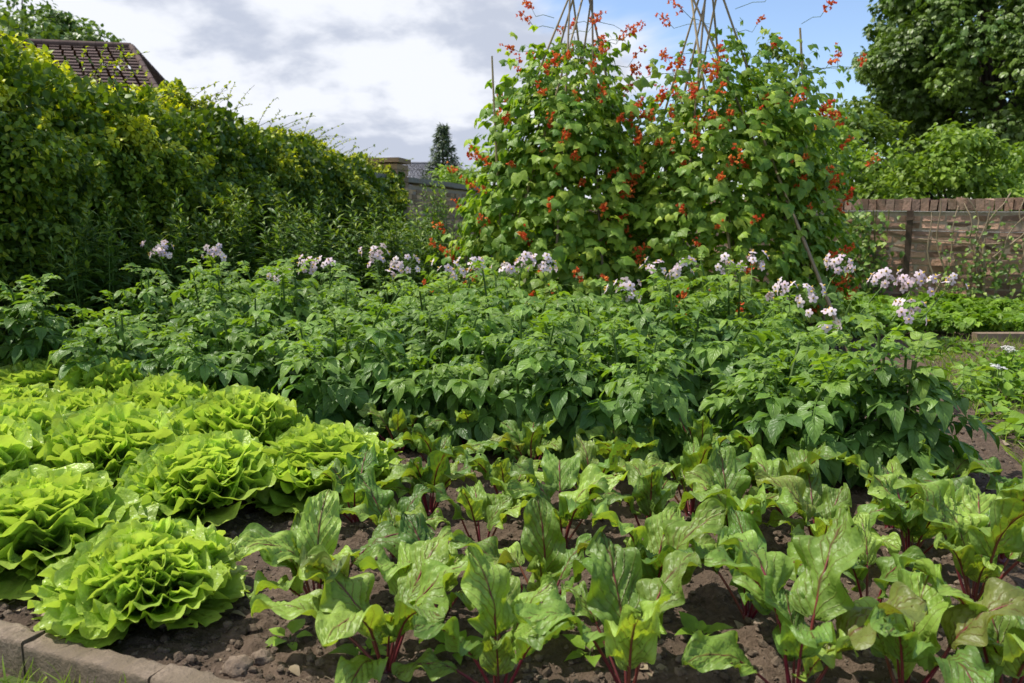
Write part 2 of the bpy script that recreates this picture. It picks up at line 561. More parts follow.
sky = WN('ShaderNodeTexSky', sky_type='NISHITA')
sky.sun_disc = False
sky.sun_elevation = el
sky.sun_rotation = azm
sky.air_density = 1.0
sky.dust_density = 0.6
sky.ozone_density = 2.0
tc = WN('ShaderNodeTexCoord')
sx = WN('ShaderNodeSeparateXYZ')
WL(tc.outputs['Generated'], sx.inputs[0])
zz = math_node(WN, WL, 'ADD', math_node(WN, WL, 'MAXIMUM', sx.outputs[2], 0.0), 0.32)
cx = WN('ShaderNodeCombineXYZ')
WL(math_node(WN, WL, 'DIVIDE', sx.outputs[0], zz), cx.inputs[0])
WL(math_node(WN, WL, 'DIVIDE', sx.outputs[1], zz), cx.inputs[1])
n1 = WN('ShaderNodeTexNoise')
n1.inputs['Scale'].default_value = 1.5
n1.inputs['Detail'].default_value = 7
n1.inputs['Roughness'].default_value = 0.52
n1.inputs['Distortion'].default_value = 0.3
mp = WN('ShaderNodeMapping')
mp.inputs['Location'].default_value = (3.1, 1.7, 0.4)
WL(cx.outputs[0], mp.inputs[0])
WL(mp.outputs[0], n1.inputs['Vector'])
n2 = WN('ShaderNodeTexNoise')
n2.inputs['Scale'].default_value = 2.7
n2.inputs['Detail'].default_value = 6
n2.inputs['Roughness'].default_value = 0.55
n2.inputs['Distortion'].default_value = 0.1
mp2 = WN('ShaderNodeMapping')
mp2.inputs['Location'].default_value = (7.3, 4.7, 1.4)
WL(cx.outputs[0], mp2.inputs[0])
WL(mp2.outputs[0], n2.inputs['Vector'])
cov = math_node(WN, WL, 'ADD', n1.outputs['Fac'], math_node(WN, WL, 'MULTIPLY', sx.outputs[0], -1.15))
mr = WN('ShaderNodeMapRange', interpolation_type='SMOOTHSTEP')
mr.inputs[1].default_value = 0.26
mr.inputs[2].default_value = 0.40
WL(cov, mr.inputs[0])
sh = WN('ShaderNodeMapRange', interpolation_type='SMOOTHSTEP')
sh.inputs[1].default_value = 0.42
sh.inputs[2].default_value = 0.58
WL(n2.outputs['Fac'], sh.inputs[0])
cloud = mixc(WN, WL, sh.outputs[0], (3.9, 4.25, 5.1), (6.3, 6.5, 7.0))
skyc = mixc(WN, WL, 1.0, sky.outputs[0], (1.22, 1.22, 1.30), 'MULTIPLY')
tot = mixc(WN, WL, mr.outputs[0], skyc, cloud)
bg = WN('ShaderNodeBackground')
bg.inputs['Strength'].default_value = 0.15
WL(tot, bg.inputs[0])
wo = WN('ShaderNodeOutputWorld')
WL(bg.outputs[0], wo.inputs[0])

sd = bpy.data.lights.new('sun', 'SUN')
sd.energy = 5.0
sd.angle = R(0.55)
sd.color = (1.0, 0.94, 0.84)
so = bpy.data.objects.new('sun', sd)
C.objects.link(so)
so.rotation_euler = Vector(-SUN).to_track_quat('-Z', 'Y').to_euler()

# ------------------------------------------------------------------ ground + soil
b = Buf()
b.add([[-900, -60, -0.03], [900, -60, -0.03], [900, 1500, -0.03], [-900, 1500, -0.03]], [[0, 1, 2, 3]])
tag(b.build('ground', M['ground'], smooth=False), kind='structure')


def soil_h(x, y):
    p = Vector((x, y, 0))
    h = noise.fractal(p * 5, 0.9, 2.1, 6) * 0.018 + noise.noise(p * 1.4) * 0.012
    h += abs(noise.noise(p * 19)) * 0.022 + abs(noise.noise(p * 43 + Vector((3, 1, 0)))) * 0.014 - 0.006
    return h


K1, K2 = at_z(-60, 603, 0.045), at_z(300, 692, 0.045)     # inner top edge of the kerb
kd = norm(K2 - K1)
kn = np.array([kd[1], -kd[0], 0.0])
if kn[1] > 0:
    kn = -kn                                  # towards the viewer


def side_of_kerb(x, y):                       # >0 on the viewer's side
    return (np.array([x, y]) - K1[:2]) @ kn[:2]


nx, ny = 460, 400
xs = np.linspace(-3.6, 3.3, nx)
ys = 0.9 * (5.6 / 0.9) ** np.linspace(0, 1, ny)
V = np.zeros((nx, ny, 3))
for i, x in enumerate(xs):
    for j, y in enumerate(ys):
        h = soil_h(x, y)
        if x < 0.2 and y < 2.3:
            s = side_of_kerb(x, y)
            if s > -0.02:
                h = h * 0.5 - 0.03 * min(1, max(0, (s + 0.02) / 0.05))
        V[i, j] = (x, y, h)
b = Buf()
b.add(V, grid_faces(nx, ny))
tag(b.build('soil_bed', M['soil']), kind='structure')


def ico_like(sub_n=5):
    # small lumpy sphere out of a grid
    u, v = np.meshgrid(np.linspace(0, 2 * PI, 9), np.linspace(0.08, PI - 0.08, sub_n), indexing='ij')
    V = np.stack([np.cos(u) * np.sin(v), np.sin(u) * np.sin(v), np.cos(v)], -1)
    return V


b = Buf()
clod_t = []
for k in range(10):
    Vv = ico_like()
    Vr = Vv.reshape(-1, 3)
    f = np.array([1 + 0.55 * noise.noise(Vector(p) * 1.3 + Vector((k * 7, 0, 0))) + 0.2 * noise.noise(Vector(p) * 4 + Vector((k * 3, 9, 0))) for p in Vr])
    clod_t.append((Vr * f[:, None] * np.array([1, 0.85, 0.65]), grid_faces(9, 5), np.zeros((len(Vr), 2)), np.zeros((len(Vr), 3))))
n = 17000
yy = 1.05 * (3.6 / 1.05) ** U(0, 1, n)
xx = U(-1, 1, n) * (yy * 0.72 + 0.1)
keep = np.array([side_of_kerb(x, y) < -0.03 for x, y in zip(xx, yy)])
xx, yy = xx[keep], yy[keep]
P = np.stack([xx, yy, np.array([soil_h(x, y) for x, y in zip(xx, yy)]) + 0.001], 1)
S = 0.0018 + 0.012 * U(0, 1, len(P)) ** 5
D = np.stack([U(-1, 1, len(P)), U(-1, 1, len(P)), U(-.3, .3, len(P))], 1)
spread(b, clod_t, P, D, np.tile([0, 0, 1.0], (len(P), 1)), S, tints(len(P)))
tag(b.build('soil_crumbs', M['clod'], smooth=False), 'loose brown crumbs and clods scattered over the bed', 'soil', kind='stuff')

b = Buf()
n = 420
yy = 1.2 * (3.4 / 1.2) ** U(0, 1, n)
xx = U(-1, 1, n) * (yy * 0.7)
keep = np.array([side_of_kerb(x, y) < -0.03 for x, y in zip(xx, yy)])
xx, yy = xx[keep], yy[keep]
n = len(xx)
P = np.stack([xx, yy, np.array([soil_h(x, y) for x, y in zip(xx, yy)]) + 0.004], 1)
D = np.stack([rng.normal(0, 1, n), rng.normal(0, 1, n), U(-.1, .2, n)], 1)
spread(b, SMALL + BLADE, P, D, np.tile([0, 0, 1.0], (n, 1)) + rng.normal(0, .3, (n, 3)), U(0.012, 0.045, n), tints(n))
tag(b.build('leaf_litter', M['twig']), 'dry leaf scraps and straw scattered on the soil', 'litter', kind='stuff')

# the two bigger stones in the soil by the kerb
for (sx_, sy_, s_, lab) in ((238, 668, 0.026, 'larger pale earth clod beside the kerb at the front of the bed'),
                            (263, 658, 0.018, 'smaller earth clod just behind the larger one near the kerb')):
    p = at_z(sx_, sy_, 0.01)
    b = Buf()
    u, v = np.meshgrid(np.linspace(0, 2 * PI, 25), np.linspace(0.02, PI - 0.02, 14), indexing='ij')
    Vr = np.stack([np.cos(u) * np.sin(v), np.sin(u) * np.sin(v), np.cos(v)], -1).reshape(-1, 3)
    f = np.array([1 + 0.55 * noise.noise(Vector(q) * 1.6 + Vector((sx_, 0, 0))) + 0.3 * abs(noise.noise(Vector(q) * 4)) for q in Vr])
    b.add(Vr * f[:, None] * s_ * np.array([1, 0.8, 0.75]), grid_faces(25, 14), None, (0.2, 0.5, 0.7))
    o = b.build('earth_clod', M['clod'])
    o.location = p
    tag(o, lab, 'clod')

# kerb: concrete blocks laid end to end
ktot = np.linalg.norm(K2 - K1)
kx, ky, kz = kd, kn, np.array([0, 0, 1.0])
edges = []
# joints seen at about x=40 and x=165 on the outer edge
for jx, jy in ((-105, 600), (38, 634), (166, 663), (330, 700)):
    q = at_z(jx, jy, 0.045)
    edges.append((q - K1) @ kd)
klab = ['leftmost concrete kerb block, cut off by the left edge of the photo',
        'middle concrete kerb block edging the lettuce bed',
        'rightmost concrete kerb block running out of the bottom of the photo']
for i in range(3):
    a, e = edges[i] + 0.003, edges[i + 1] - 0.003
    Lb = e - a
    wdt, hgt = 0.052, 0.10
    nu_, nv_ = 90, 9
    # rounded cross-section profile, wobbly
    prof = [(-0.001, -0.06), (0.0, hgt - 0.065), (0.0015, hgt - 0.0605), (0.006, hgt - 0.0585), (0.03, hgt - 0.0575), (wdt - 0.004, hgt - 0.058), (wdt - 0.001, hgt - 0.061), (wdt, hgt - 0.068), (wdt, -0.06)]
    Vv = np.zeros((nu_, 9, 3))
    for m_, s_ in enumerate(np.linspace(0, Lb, nu_)):
        for q, (c_, h_) in enumerate(prof):
            p = kx * s_ + ky * c_ + kz * h_
            nz = noise.noise(Vector(p) * 60 + Vector((i * 5, 0, 0))) * 0.003 - max(0, noise.noise(Vector(p) * 25)) * 0.006 * (1 if q in (1, 2, 3, 5, 6, 7) else 0.2) + noise.noise(Vector(p) * 9 + Vector((i * 5, 2, 0))) * 0.003
            Vv[m_, q] = p + (ky * (0.5 if c_ > 0.03 else -0.5) + kz) * nz
    b = Buf()
    b.add(Vv, grid_faces(nu_, 9), None, (U(0, 0.6), 0.5, 0.55))
    b.add(np.concatenate([Vv[0][[0, 1, 7, 8]], Vv[-1][[0, 1, 7, 8]]]), [[3, 2, 1, 0], [4, 5, 6, 7]], None, (0.3, 0.5, 0.4))
    b.add(np.concatenate([Vv[0][[1, 3, 5, 7]], Vv[-1][[1, 3, 5, 7]]]), [[3, 2, 1, 0], [4, 5, 6, 7]], None, (0.3, 0.5, 0.4))
    o = b.build('kerb_block', M['kerb'])
    o.location = K1 * np.array([1, 1, 0]) + kd * np.array([1, 1, 0]) * a + ky * [0, 0.0, 0][0] + np.array([0, 0, U(-0.003, 0.003)])
    tag(o, klab[i], 'kerb', 'kerb blocks edging the bed')

# grass in front of the kerb
b = Buf()
n = 4200
s = U(0.055, 0.42, n)
a = U(-0.3, ktot, n)
P = K1[None] + kd[None] * a[:, None] + kn[None] * s[:, None]
P[:, 2] = -0.02
den = np.array([noise.noise(Vector(p) * 9) for p in P]) > U(-0.5, 0.5, n)
den &= ~((a > 0.35) & (U(0, 1, n) < 0.55))
P = P[den]
n = len(P)
D = np.stack([rng.normal(0, .5, n), rng.normal(0, .5, n), U(0.5, 1.2, n)], 1)
spread(b, BLADE, P, D, np.stack([U(-1, 1, n), U(-1, 1, n), 0 * P[:, 0]], 1), U(0.03, 0.08, n), tints(n))
tag(b.build('grass', M['grass']), 'short bright grass growing in front of the kerb', 'grass', kind='stuff')

# ------------------------------------------------------------------ lettuces
def lettuce_leaf(buf, az, e0, curl, Lf, th, A, r0, z0, tint, cup, hi=True):
    nu, nv = (61, 22) if hi else (39, 15)
    u, v = np.meshgrid(np.linspace(-1, 1, nu), np.linspace(0.04, 1, nv), indexing='ij')
    ph = U(0, 6.28, 6)
    Rr = v * (1 + 0.03 * np.sin(19 * u + ph[0]) * v ** 4 + 0.022 * np.sin(37 * u + ph[3]) * v ** 6 + 0.05 * np.sin(7 * u + ph[1]) * v ** 2) * (1 - 0.13 * u ** 2)
    m = np.maximum(v, 0) ** 3 * (0.5 + 0.5 * np.abs(u)) + 0.35 * (np.abs(u) ** 4) * v
    a1 = 6.5 * u + ph[2]
    a2 = 16 * u + ph[3] + 2 * v
    a3 = 31 * u + ph[4] + 3 * v
    dz = A * m * (0.6 * np.sin(a1) + 0.85 * np.sin(a2) + 0.5 * np.sin(a3) * v ** 2)
    dz += 0.045 * A * np.sin(24 * v + 5 * u + ph[5]) * np.sin(13 * u * v + ph[0]) * 2.2
    dx = A * m * (0.5 * np.cos(a1 + 0.6) + 0.4 * np.cos(a2)) * 0.7
    x = Lf * (Rr * np.sin(th * u)) + dx
    y = Lf * Rr * np.cos(th * u * 0.9) - 0.35 * np.abs(dz) * v
    k = curl / Lf if abs(curl) > 1e-3 else 1e-3 / Lf
    e = e0 + k * y
    r = r0 + (np.sin(e) - math.sin(e0)) / k
    z = z0 - (np.cos(e) - math.cos(e0)) / k
    off = dz + cup * x * x / Lf
    r = r - np.sin(e) * off
    z = z + np.cos(e) * off
    ca, sa = math.cos(az), math.sin(az)
    V = np.stack([r * ca - x * sa, r * sa + x * ca, np.maximum(z, 0.022 + 0.012 * v + 0.006 * np.sin(9 * u + ph[2]))], -1)
    t = np.zeros((nu, nv, 3)) + np.asarray(tint)
    t[..., 0] = np.clip(t[..., 0] + 0.45 * (v ** 2 - 0.5), 0, 1)
    buf.add(V, grid_faces(nu, nv), np.stack([u, v], -1).reshape(-1, 2), t.reshape(-1, 3))


def lettuce(p, s, label, hi=True):
    t = thing('lettuce', label, 'lettuce', (p[0], p[1], soil_h(p[0], p[1]) - 0.004), 'lettuce heads in the left of the bed')
    t.scale = (U(0.95, 1.06), U(0.95, 1.06), U(0.86, 1.12))
    ga = 2.39996
    ob, ib = Buf(), Buf()
    a0 = U(0, 6.28)
    N = 76
    for i in range(N):
        f = i / (N - 1)
        az = a0 + i * ga + U(-.6, .6)
        e0 = R(8 + 76 * f ** 0.62 + U(-14, 14))
        Lf = s * (0.212 - 0.075 * f + U(-.03, .02))
        curl = R(-22 + 38 * f + U(-14, 14)) if f < 0.25 else R(-14 + 50 * (f - 0.25) + U(-18, 18))
        th = R(52 + U(-5, 8)) if f < 0.3 else R(60 - 14 * f + U(-6, 6))
        A = s * (0.012 + 0.017 * min(1, f * 2.5)) * U(0.8, 1.5)
        tint = (np.clip(0.25 + 0.5 * f + U(-.12, .12), 0, 1), 0.3, U(0.35, 0.65))
        lettuce_leaf(ob if f < 0.3 else ib, az, e0, curl, Lf, th, A, 0.012 + 0.02 * (1 - f), s * (0.012 + 0.05 * f), tint, U(0.3, 0.8) * (0.4 + f), hi)
    ob.build('outer_leaves', M['lettuce'], t)
    ib.build('heart', M['lettuce'], t)
    return t


LET = [
    (147, 612, 0.92, 'large frilly green lettuce nearest the kerb, its outer leaves spread on the soil'),
    (42, 560, 0.95, 'frilly lettuce at the left edge, second nearest the kerb'),
    (205, 510, 0.95, 'lettuce between the large front lettuce and the beets, right of the leftmost pair'),
    (322, 492, 0.92, 'rightmost lettuce in the bed, beside the beetroot leaves'),
    (112, 492, 0.98, 'lettuce in the middle of the patch, behind the large front lettuce'),
    (8, 487, 1.0, 'lettuce at the left edge, directly behind the one second nearest the kerb'),
    (240, 462, 0.9, 'lettuce in the back right of the patch, touching the potato foliage'),
    (165, 447, 0.95, 'lettuce in the back row, left of the bare soil under the potatoes'),
    (78, 448, 0.95, 'lettuce in the back row, third from its right-hand end'),
    (8, 440, 0.95, 'lettuce in the back row at the left edge of the photo'),
    (115, 420, 0.95, 'farthest lettuce in the patch, under the left potato leaves'),
    (42, 416, 0.95, 'farthest lettuce by the left edge, next to bare shaded soil'),
    (-40, 520, 1.0, 'lettuce mostly cut off by the left edge of the photo'),
]
for i, (x, y, s, lab) in enumerate(LET):
    lettuce(at_z(x, y, 0.0), s * (1.0 if i == 0 else 1.19), lab, hi=i < 6)

# ------------------------------------------------------------------ beetroots
def beet_leaf(fb, sb, az, e0, pet, Lf, W, curlp, curlb, roll, tint, r0=0.006, side=0.0):
    ca, sa = math.cos(az), math.sin(az)
    h = np.array([ca, sa, 0])
    bb = np.array([-sa, ca, 0])
    up = np.array([0, 0, 1.0])
    K = 7
    e = e0
    p = h * r0
    pts = [p.copy()]
    for i in range(K):
        e += curlp / K
        p = p + (h * math.cos(e) + up * math.sin(e)) * pet / K
        pts.append(p.copy())
    nu, nv = 19, 35
    vs_ = np.linspace(0, 1, nv)
    mids, es = [], []
    q = p.copy()
    for j, v in enumerate(vs_):
        ee = e + curlb * v ** 1.2
        if j:
            q = q + (h * math.cos(ee) + up * math.sin(ee) + bb * side * v) * Lf / (nv - 1)
        mids.append(q.copy())
        es.append(ee)
    mids, es = np.array(mids), np.array(es)
    u, v = np.meshgrid(np.linspace(-1, 1, nu), vs_, indexing='ij')
    ph = U(0, 6.28, 6)
    wv = np.clip(1 - (2 * v ** 0.78 - 1) ** 2, 0, 1) ** 0.55 * (1 - 0.12 * v)
    wv = wv * (1 + 0.04 * np.sin(12 * v + ph[0] + (u > 0) * 2) + 0.012 * np.sin(25 * v + ph[1] + (u > 0) * 2))
    x = u * wv * W / 2
    A = W * U(0.13, 0.26)
    off = 0.16 * np.abs(x) * U(0.2, 2.0) + A * np.abs(u) ** 1.8 * np.sin(13 * v + ph[2] + (u > 0) * U(1, 5)) * np.minimum(1, 5 * v)
    off += A * 0.28 * np.abs(u) ** 3 * np.sin(24 * v + ph[3] + (u > 0) * 1.3)
    # quilted blistering between veins
    off += W * 0.042 * np.sin(11 * u + ph[5] + 5 * v) * np.sin(21 * v + 4 * u + ph[1]) * np.minimum(1, 6 * v)
    off += W * 0.04 * np.sin(7 * 2 * PI * (v - 0.42 * np.abs(u)) + ph[4]) * np.sin(PI * np.abs(u)) ** 0.7
    off += -U(0.0, 0.5) * x * x / W
    n_ = -np.sin(es)[:, None] * h + np.cos(es)[:, None] * up
    rl = roll * np.linspace(0.4, 1, nv)
    b2 = bb[None] * np.cos(rl)[:, None] + n_ * np.sin(rl)[:, None]
    n2_ = -bb[None] * np.sin(rl)[:, None] + n_ * np.cos(rl)[:, None]
    V = mids[None] + x[..., None] * b2[None] + off[..., None] * n2_[None]
    V[..., 2] = np.maximum(V[..., 2], 0.012)
    fb.add(V, grid_faces(nu, nv), np.stack([u, v], -1).reshape(-1, 2), tint)
    rib = mids[1:28] - n2_[1:28] * 0.0015
    allp = np.concatenate([np.array(pts), rib])
    rad = np.concatenate([np.linspace(0.0034, 0.0026, len(pts)), np.linspace(0.0024, 0.0008, len(rib))]) * (0.6 + 0.4 * Lf / 0.17)
    tube(sb, allp, rad, 6, (np.clip(tint[0] * 0.5 - 0.1 + U(-.2, .2), 0, 1), 0.5, U(0.3, 0.7)))


def beet(p, s, label, nl=None, az0=None):
    t = thing('beetroot_plant', label, 'beetroot', (p[0], p[1], soil_h(p[0], p[1]) - 0.006), 'beetroot plants in the bed')
    fb, sb = Buf(), Buf()
    nl = nl or int(rng.integers(7, 11))
    a0 = U(0, 6.28) if az0 is None else az0
    for i in range(nl):
        f = i / nl
        az = a0 + i * 2.39996 + U(-.3, .3)
        e0 = R(52 + 34 * f + U(-10, 10))
        Lf = s * U(0.13, 0.185) * (1.0 if f < 0.75 else 0.7)
        if i == 0:
            Lf *= 0.75
        W = Lf * U(0.48, 0.63)
        pet = s * U(0.07, 0.135) * (1.0 if f < 0.75 else 0.6)
        red = U(0.65, 0.85) if U(0, 1) < 0.03 else U(0, 0.6)
        tint = (np.clip(U(0.0, 0.95), 0, 1), red, U(0.25, 0.8))
        beet_leaf(fb, sb, az, e0, pet, Lf, W, R(U(-12, 14)), R(U(-95, -20) - 30 * (1 - f)), R(U(-28, 28)), tint, side=U(-.25, .25))
    sb.build('stalks', M['beet_stalk'], t)
    fb.build('foliage', M['beet'], t)
    bb_ = Buf()
    u, v = np.meshgrid(np.linspace(0, 2 * PI, 11), np.linspace(0.05, 2.0, 6), indexing='ij')
    bb_.add(np.stack([np.cos(u) * np.sin(v), np.sin(u) * np.sin(v), np.cos(v)], -1).reshape(-1, 3) * 0.016 * s, grid_faces(11, 6), None, (0.0, 0.5, 0.2))
    bb_.build('root_crown', M['beet_stalk'], t)
    return t


BEET = [
    ('front', [(386, 672, 1.05), (498, 690, 0.95), (628, 692, 1.1), (795, 706, 1.3), (905, 700, 1.05), (1005, 700, 1.05)]),
    ('second', [(318, 612, 1.12), (440, 620, 0.85), (545, 610, 1.0), (648, 612, 1.05), (748, 618, 0.95), (868, 622, 0.9), (972, 612, 1.15)]),
    ('third', [(395, 556, 0.9), (482, 556, 0.85), (562, 548, 1.05), (650, 545, 1.0), (730, 556, 1.0), (820, 560, 0.95), (910, 560, 1.0), (1000, 562, 1.1)]),
    ('fourth', [(355, 520, 0.85), (430, 512, 0.9), (508, 514, 0.85), (592, 508, 0.95), (690, 512, 1.0), (786, 520, 1.2), (890, 526, 0.9), (1022, 524, 0.8)]),
    ('fifth', [(372, 482, 0.8), (440, 478, 0.9), (530, 476, 0.9), (618, 478, 0.95), (700, 478, 0.95), (940, 505, 0.85)]),
    ('back', [(400, 452, 0.8), (470, 452, 0.9), (552, 450, 0.9), (640, 450, 1.0), (760, 480, 0.95)]),
]
EXTRA = {('front', 3): 'largest beetroot plant at the bottom right, {} in the front row, with broad green leaves',
         ('front', 0): 'beetroot plant with red stalks fanning from the soil, leftmost of the front row',
         ('second', 0): 'beetroot plant beside the large front lettuce, leftmost of the second row',
         ('fourth', 5): 'tall beetroot plant against the potato foliage right of centre, sixth in the fourth row'}
for rn, row in BEET:
    for i, (x, y, s) in enumerate(row):
        lab = EXTRA.get((rn, i), 'beetroot plant with red stalks and veins, {} from the left in the ' + rn + ' row').format(ORD[i])
        beet(at_z(x, y, 0.0), min(s, 1.15) * 0.99, lab)

# small weeds / seedlings in the soil
for k, (x, y, lab) in enumerate([(290, 640, 'pale weed seedling on bare soil between the front lettuce and beetroot'), (365, 660, 'yellowish seedling at the foot of the leftmost front beetroot'),
                                 (455, 655, 'small seedling between the two leftmost front beetroots'), (590, 660, 'small seedling in the shade between front beetroots'),
                                 (700, 640, 'small seedling on the open soil left of the largest beetroot')]):
    p = at_z(x, y, 0)
    t = thing('weed_seedling', lab, 'weed', (p[0], p[1], soil_h(p[0], p[1])))
    b = Buf()
    n = 7
    az = np.arange(n) * 2.4 + U(0, 6)
    D = np.stack([np.cos(az), np.sin(az), U(0.2, 1.0, n)], 1)
    spread(b, SMALL, D * 0.012 + np.array([0, 0, 0.006]), D, np.tile([0, 0, 1.0], (n, 1)) - D * 0.3, U(0.03, 0.06, n), tints(n, (0.5, 1), (0, 0.4)))
    b.build('foliage', M['ground_leaf'], t)
    sb = Buf()
    tube(sb, [[0, 0, -0.01], [0, 0, 0.008], [0.002, 0, 0.02]], [0.002, 0.002, 0.001], 4)
    sb.build('stem', M['green_stalk'], t)

# ------------------------------------------------------------------ potatoes
def flower_template(seed):
    r = np.random.default_rng(seed)
    nu = 20
    ang = np.linspace(0, 2 * PI, nu + 1)
    rad = [0.12, 0.55, 1.0]
    V = []
    for a in ang:
        lob = 0.60 + 0.40 * abs(math.cos(2.5 * a)) ** 0.8
        for q, rr in enumerate(rad):
            rl = rr * (lob if q == 2 else 1)
            V.append([rl * math.cos(a), 0.18 * rr * rr - 0.10 * (1 - abs(math.cos(2.5 * a))) * rr, rl * math.sin(a)])
    V = np.array(V)
    V[:, 1] *= -1
    V = V[:, [0, 2, 1]]
    t = np.zeros((len(V), 3))
    t[:, 0] = np.tile([0.15, -0.05, 0.1], nu + 1)
    return V, grid_faces(nu + 1, 3), np.zeros((len(V), 2)), t


FLW = [flower_template(i) for i in range(2)]


def cone_template():
    b = Buf()
    tube(b, [[0, 0, -0.05], [0, 0, 0.15], [0, 0, 0.45]], [0.2, 0.17, 0.07], 6)
    return b.V[0], b.F[0], b.L[0], np.zeros((len(b.V[0]), 3))


CONE = cone_template()


def potato_flower_cluster(parent, wp, s, n):
    """wp: world position of the cluster; parented to its plant"""
    base = np.array(parent.location)
    c = wp - base
    b = Buf()
    st = Buf()
    tt = np.clip(rng.normal(0, 1, (n, 3)), -1.5, 1.5) * np.array([0.052, 0.045, 0.028]) * s
    P = c + tt
    D_out = norm(tt / s * np.array([1, 1, 0.6]) + np.array([-0.01, -0.02, 0.03]) + rng.normal(0, 0.012, (n, 3)))
    side = np.cross(D_out, rng.normal(0, 1, (n, 3)))
    # flower faces along D_out: local z = D_out
    Mx = frames(side, D_out, U(0.018, 0.026, n) * s)
    tn = tints(n, (0.1, 0.8))
    scatter(b, FLW[0], Mx, P, tn, 0)
    scatter(b, CONE, Mx * 1.1, P, tn, 1)
    foot = c * np.array([0.82, 0.82, 0]) + np.array([0, 0, c[2] - U(0.14, 0.2)])
    node = c + np.array([0, 0, -0.035 * s])
    tube(st, [foot, foot * 0.5 + node * 0.5 + np.array([U(-.01, .01), 0, 0.01]), node], [0.004, 0.0035, 0.003], 5, (0.1, .5, .6))
    for p in P:
        tube(b, [node, (node + p) / 2 + np.array([0, 0, -0.004]), p], [0.0018, 0.0015, 0.001], 4, (0.1, .5, .6), 2)
    # a few green buds
    f = b.build('flower_cluster', [M['potato_petal'], M['potato_eye'], M['green_stalk']], parent)
    st.build('flower_stalk', M['green_stalk'], f)


def potato(p, H, label, spreadr=0.3, nst=7):
    t = thing('potato_plant', label, 'potato plant', (p[0], p[1], soil_h(p[0], p[1]) if p[1] < 5 else 0), 'potato plants in rows behind the beets')
    fb, sb = Buf(), Buf()
    PP, DD, NN, SS, TT = [], [], [], [], []
    for k in range(nst):
        az = k * 2 * PI / nst + U(-.4, .4)
        lean = U(0.05, 1.0) * spreadr
        Hs = H * U(0.66, 1.14) * (1 - 0.25 * lean)
        tp = np.array([math.cos(az) * lean, math.sin(az) * lean, Hs])
        b0 = np.array([math.cos(az) * 0.05, math.sin(az) * 0.05, -0.01])
        ts = np.linspace(0, 1, 7)
        st = np.stack([b0 * (1 - q) + tp * q + np.array([0, 0, 0.25 * lean * math.sin(PI * q)]) * 0.5 for q in ts])
        tube(sb, st, np.linspace(0.008, 0.004, 7), 5, (U(0, 0.3), 0.5, U(0.3, 0.6)))
        nl = 21
        a = U(0, 6.28)
        for q in np.linspace(0.12, 1.0, nl):
            i = min(5, int(q * 6))
            pos = st[i] * (1 - (q * 6 - i)) + st[i + 1] * (q * 6 - i)
            a += 2.4 + U(-.4, .4)
            elv = R(U(-25, 12) if q < 0.5 else (U(-5, 30) if q < 0.9 else U(20, 60)))
            out = np.array([math.cos(a), math.sin(a), 0]) + 0.9 * np.array([math.cos(az), math.sin(az), 0]) * lean / 0.3
            out = out / max(0.3, np.linalg.norm(out))
            d = out * math.cos(elv) + np.array([0, 0, math.sin(elv)])
            nn = np.array([0, 0, 1.0]) - 0.25 * out + rng.normal(0, 0.18, 3)
            s_ = U(0.16, 0.275) * (0.8 if q < 0.25 else 1) * (1.0 if q < 0.6 else (0.74 if q < 0.9 else 0.5))
            PP.append(pos); DD.append(d); NN.append(nn); SS.append(s_)
            TT.append((np.clip(U(0, 0.6) + 0.3 * q, 0, 1), 0.5 + 0.42 * max(0, q - 0.6) / 0.4 * U(0.3, 1), U(0.3, 0.75)))
    spread(fb, POT, np.array(PP), np.array(DD), np.array(NN), np.array(SS), np.array(TT))
    sb.build('stems', M['green_stalk'], t)
    V = fb.V
    for q in range(len(V)):
        V[q][:, 2] = np.maximum(V[q][:, 2], 0.008)
    fb.build('foliage', M['potato'], t)
    return t


rows = [('front', (-1.95, 3.48), (1.24, 2.42), 9, 0.46), ('middle', (-1.85, 4.02), (1.12, 3.1), 9, 0.51), ('back', (-1.65, 4.58), (1.08, 3.74), 9, 0.53)]
pots = []
for rn, a, e, n, H in rows:
    for i in range(n):
        f = i / (n - 1)
        p = np.array([a[0] * (1 - f) + e[0] * f + U(-.06, .06), a[1] * (1 - f) + e[1] * f + U(-.06, .06)])
        pots.append([potato(p, H * U(0.86, 1.12), '', spreadr=0.32), p, rn, i, n, 0])
FL = [(157, 255, 4.6, 12), (211, 257, 4.55, 8), (279, 281, 4.3, 7), (312, 271, 4.3, 8), (330, 272, 4.25, 5), (375, 260, 4.6, 11), (385, 279, 4.1, 5), (404, 270, 4.2, 8), (448, 277, 4.0, 6),
      (468, 274, 4.0, 11), (506, 277, 4.1, 6), (522, 269, 4.2, 7), (542, 270, 4.2, 8), (624, 297, 3.6, 11), (655, 275, 4.0, 7), (678, 275, 4.0, 9), (726, 271, 4.1, 7), (752, 267, 4.2, 9),
      (790, 294, 3.5, 6), (804, 300, 3.5, 6), (772, 304, 3.5, 3), (842, 268, 4.0, 10), (826, 324, 3.15, 6), (885, 284, 3.75, 9), (912, 288, 3.6, 12), (946, 291, 3.6, 5), (908, 318, 3.4, 6)]
for x, y, Y, n in FL:
    n = int(n * 1.5)
    wp = at_y(x, y - 7, Y)
    best = min(pots, key=lambda q: np.hypot(*(q[1] - wp[:2])) + 0.08 * q[5])
    best[5] += 1
    potato_flower_cluster(best[0], wp, 1.0, n)
NW = ['no', 'one', 'two', 'three', 'four', 'five', 'six', 'seven', 'eight', 'nine', 'ten', 'eleven', 'twelve']
for t, p, rn, i, n, c in pots:
    where = 'leftmost' if i == 0 else ('rightmost' if i == n - 1 else ORD[i] + ' from the left')
    fl = (' with %s lilac flower head%s' % (NW[c], '' if c == 1 else 's')) if c else ' without flowers'
    t['label'] = 'potato plant%s, %s in the %s row' % (fl, where, rn)

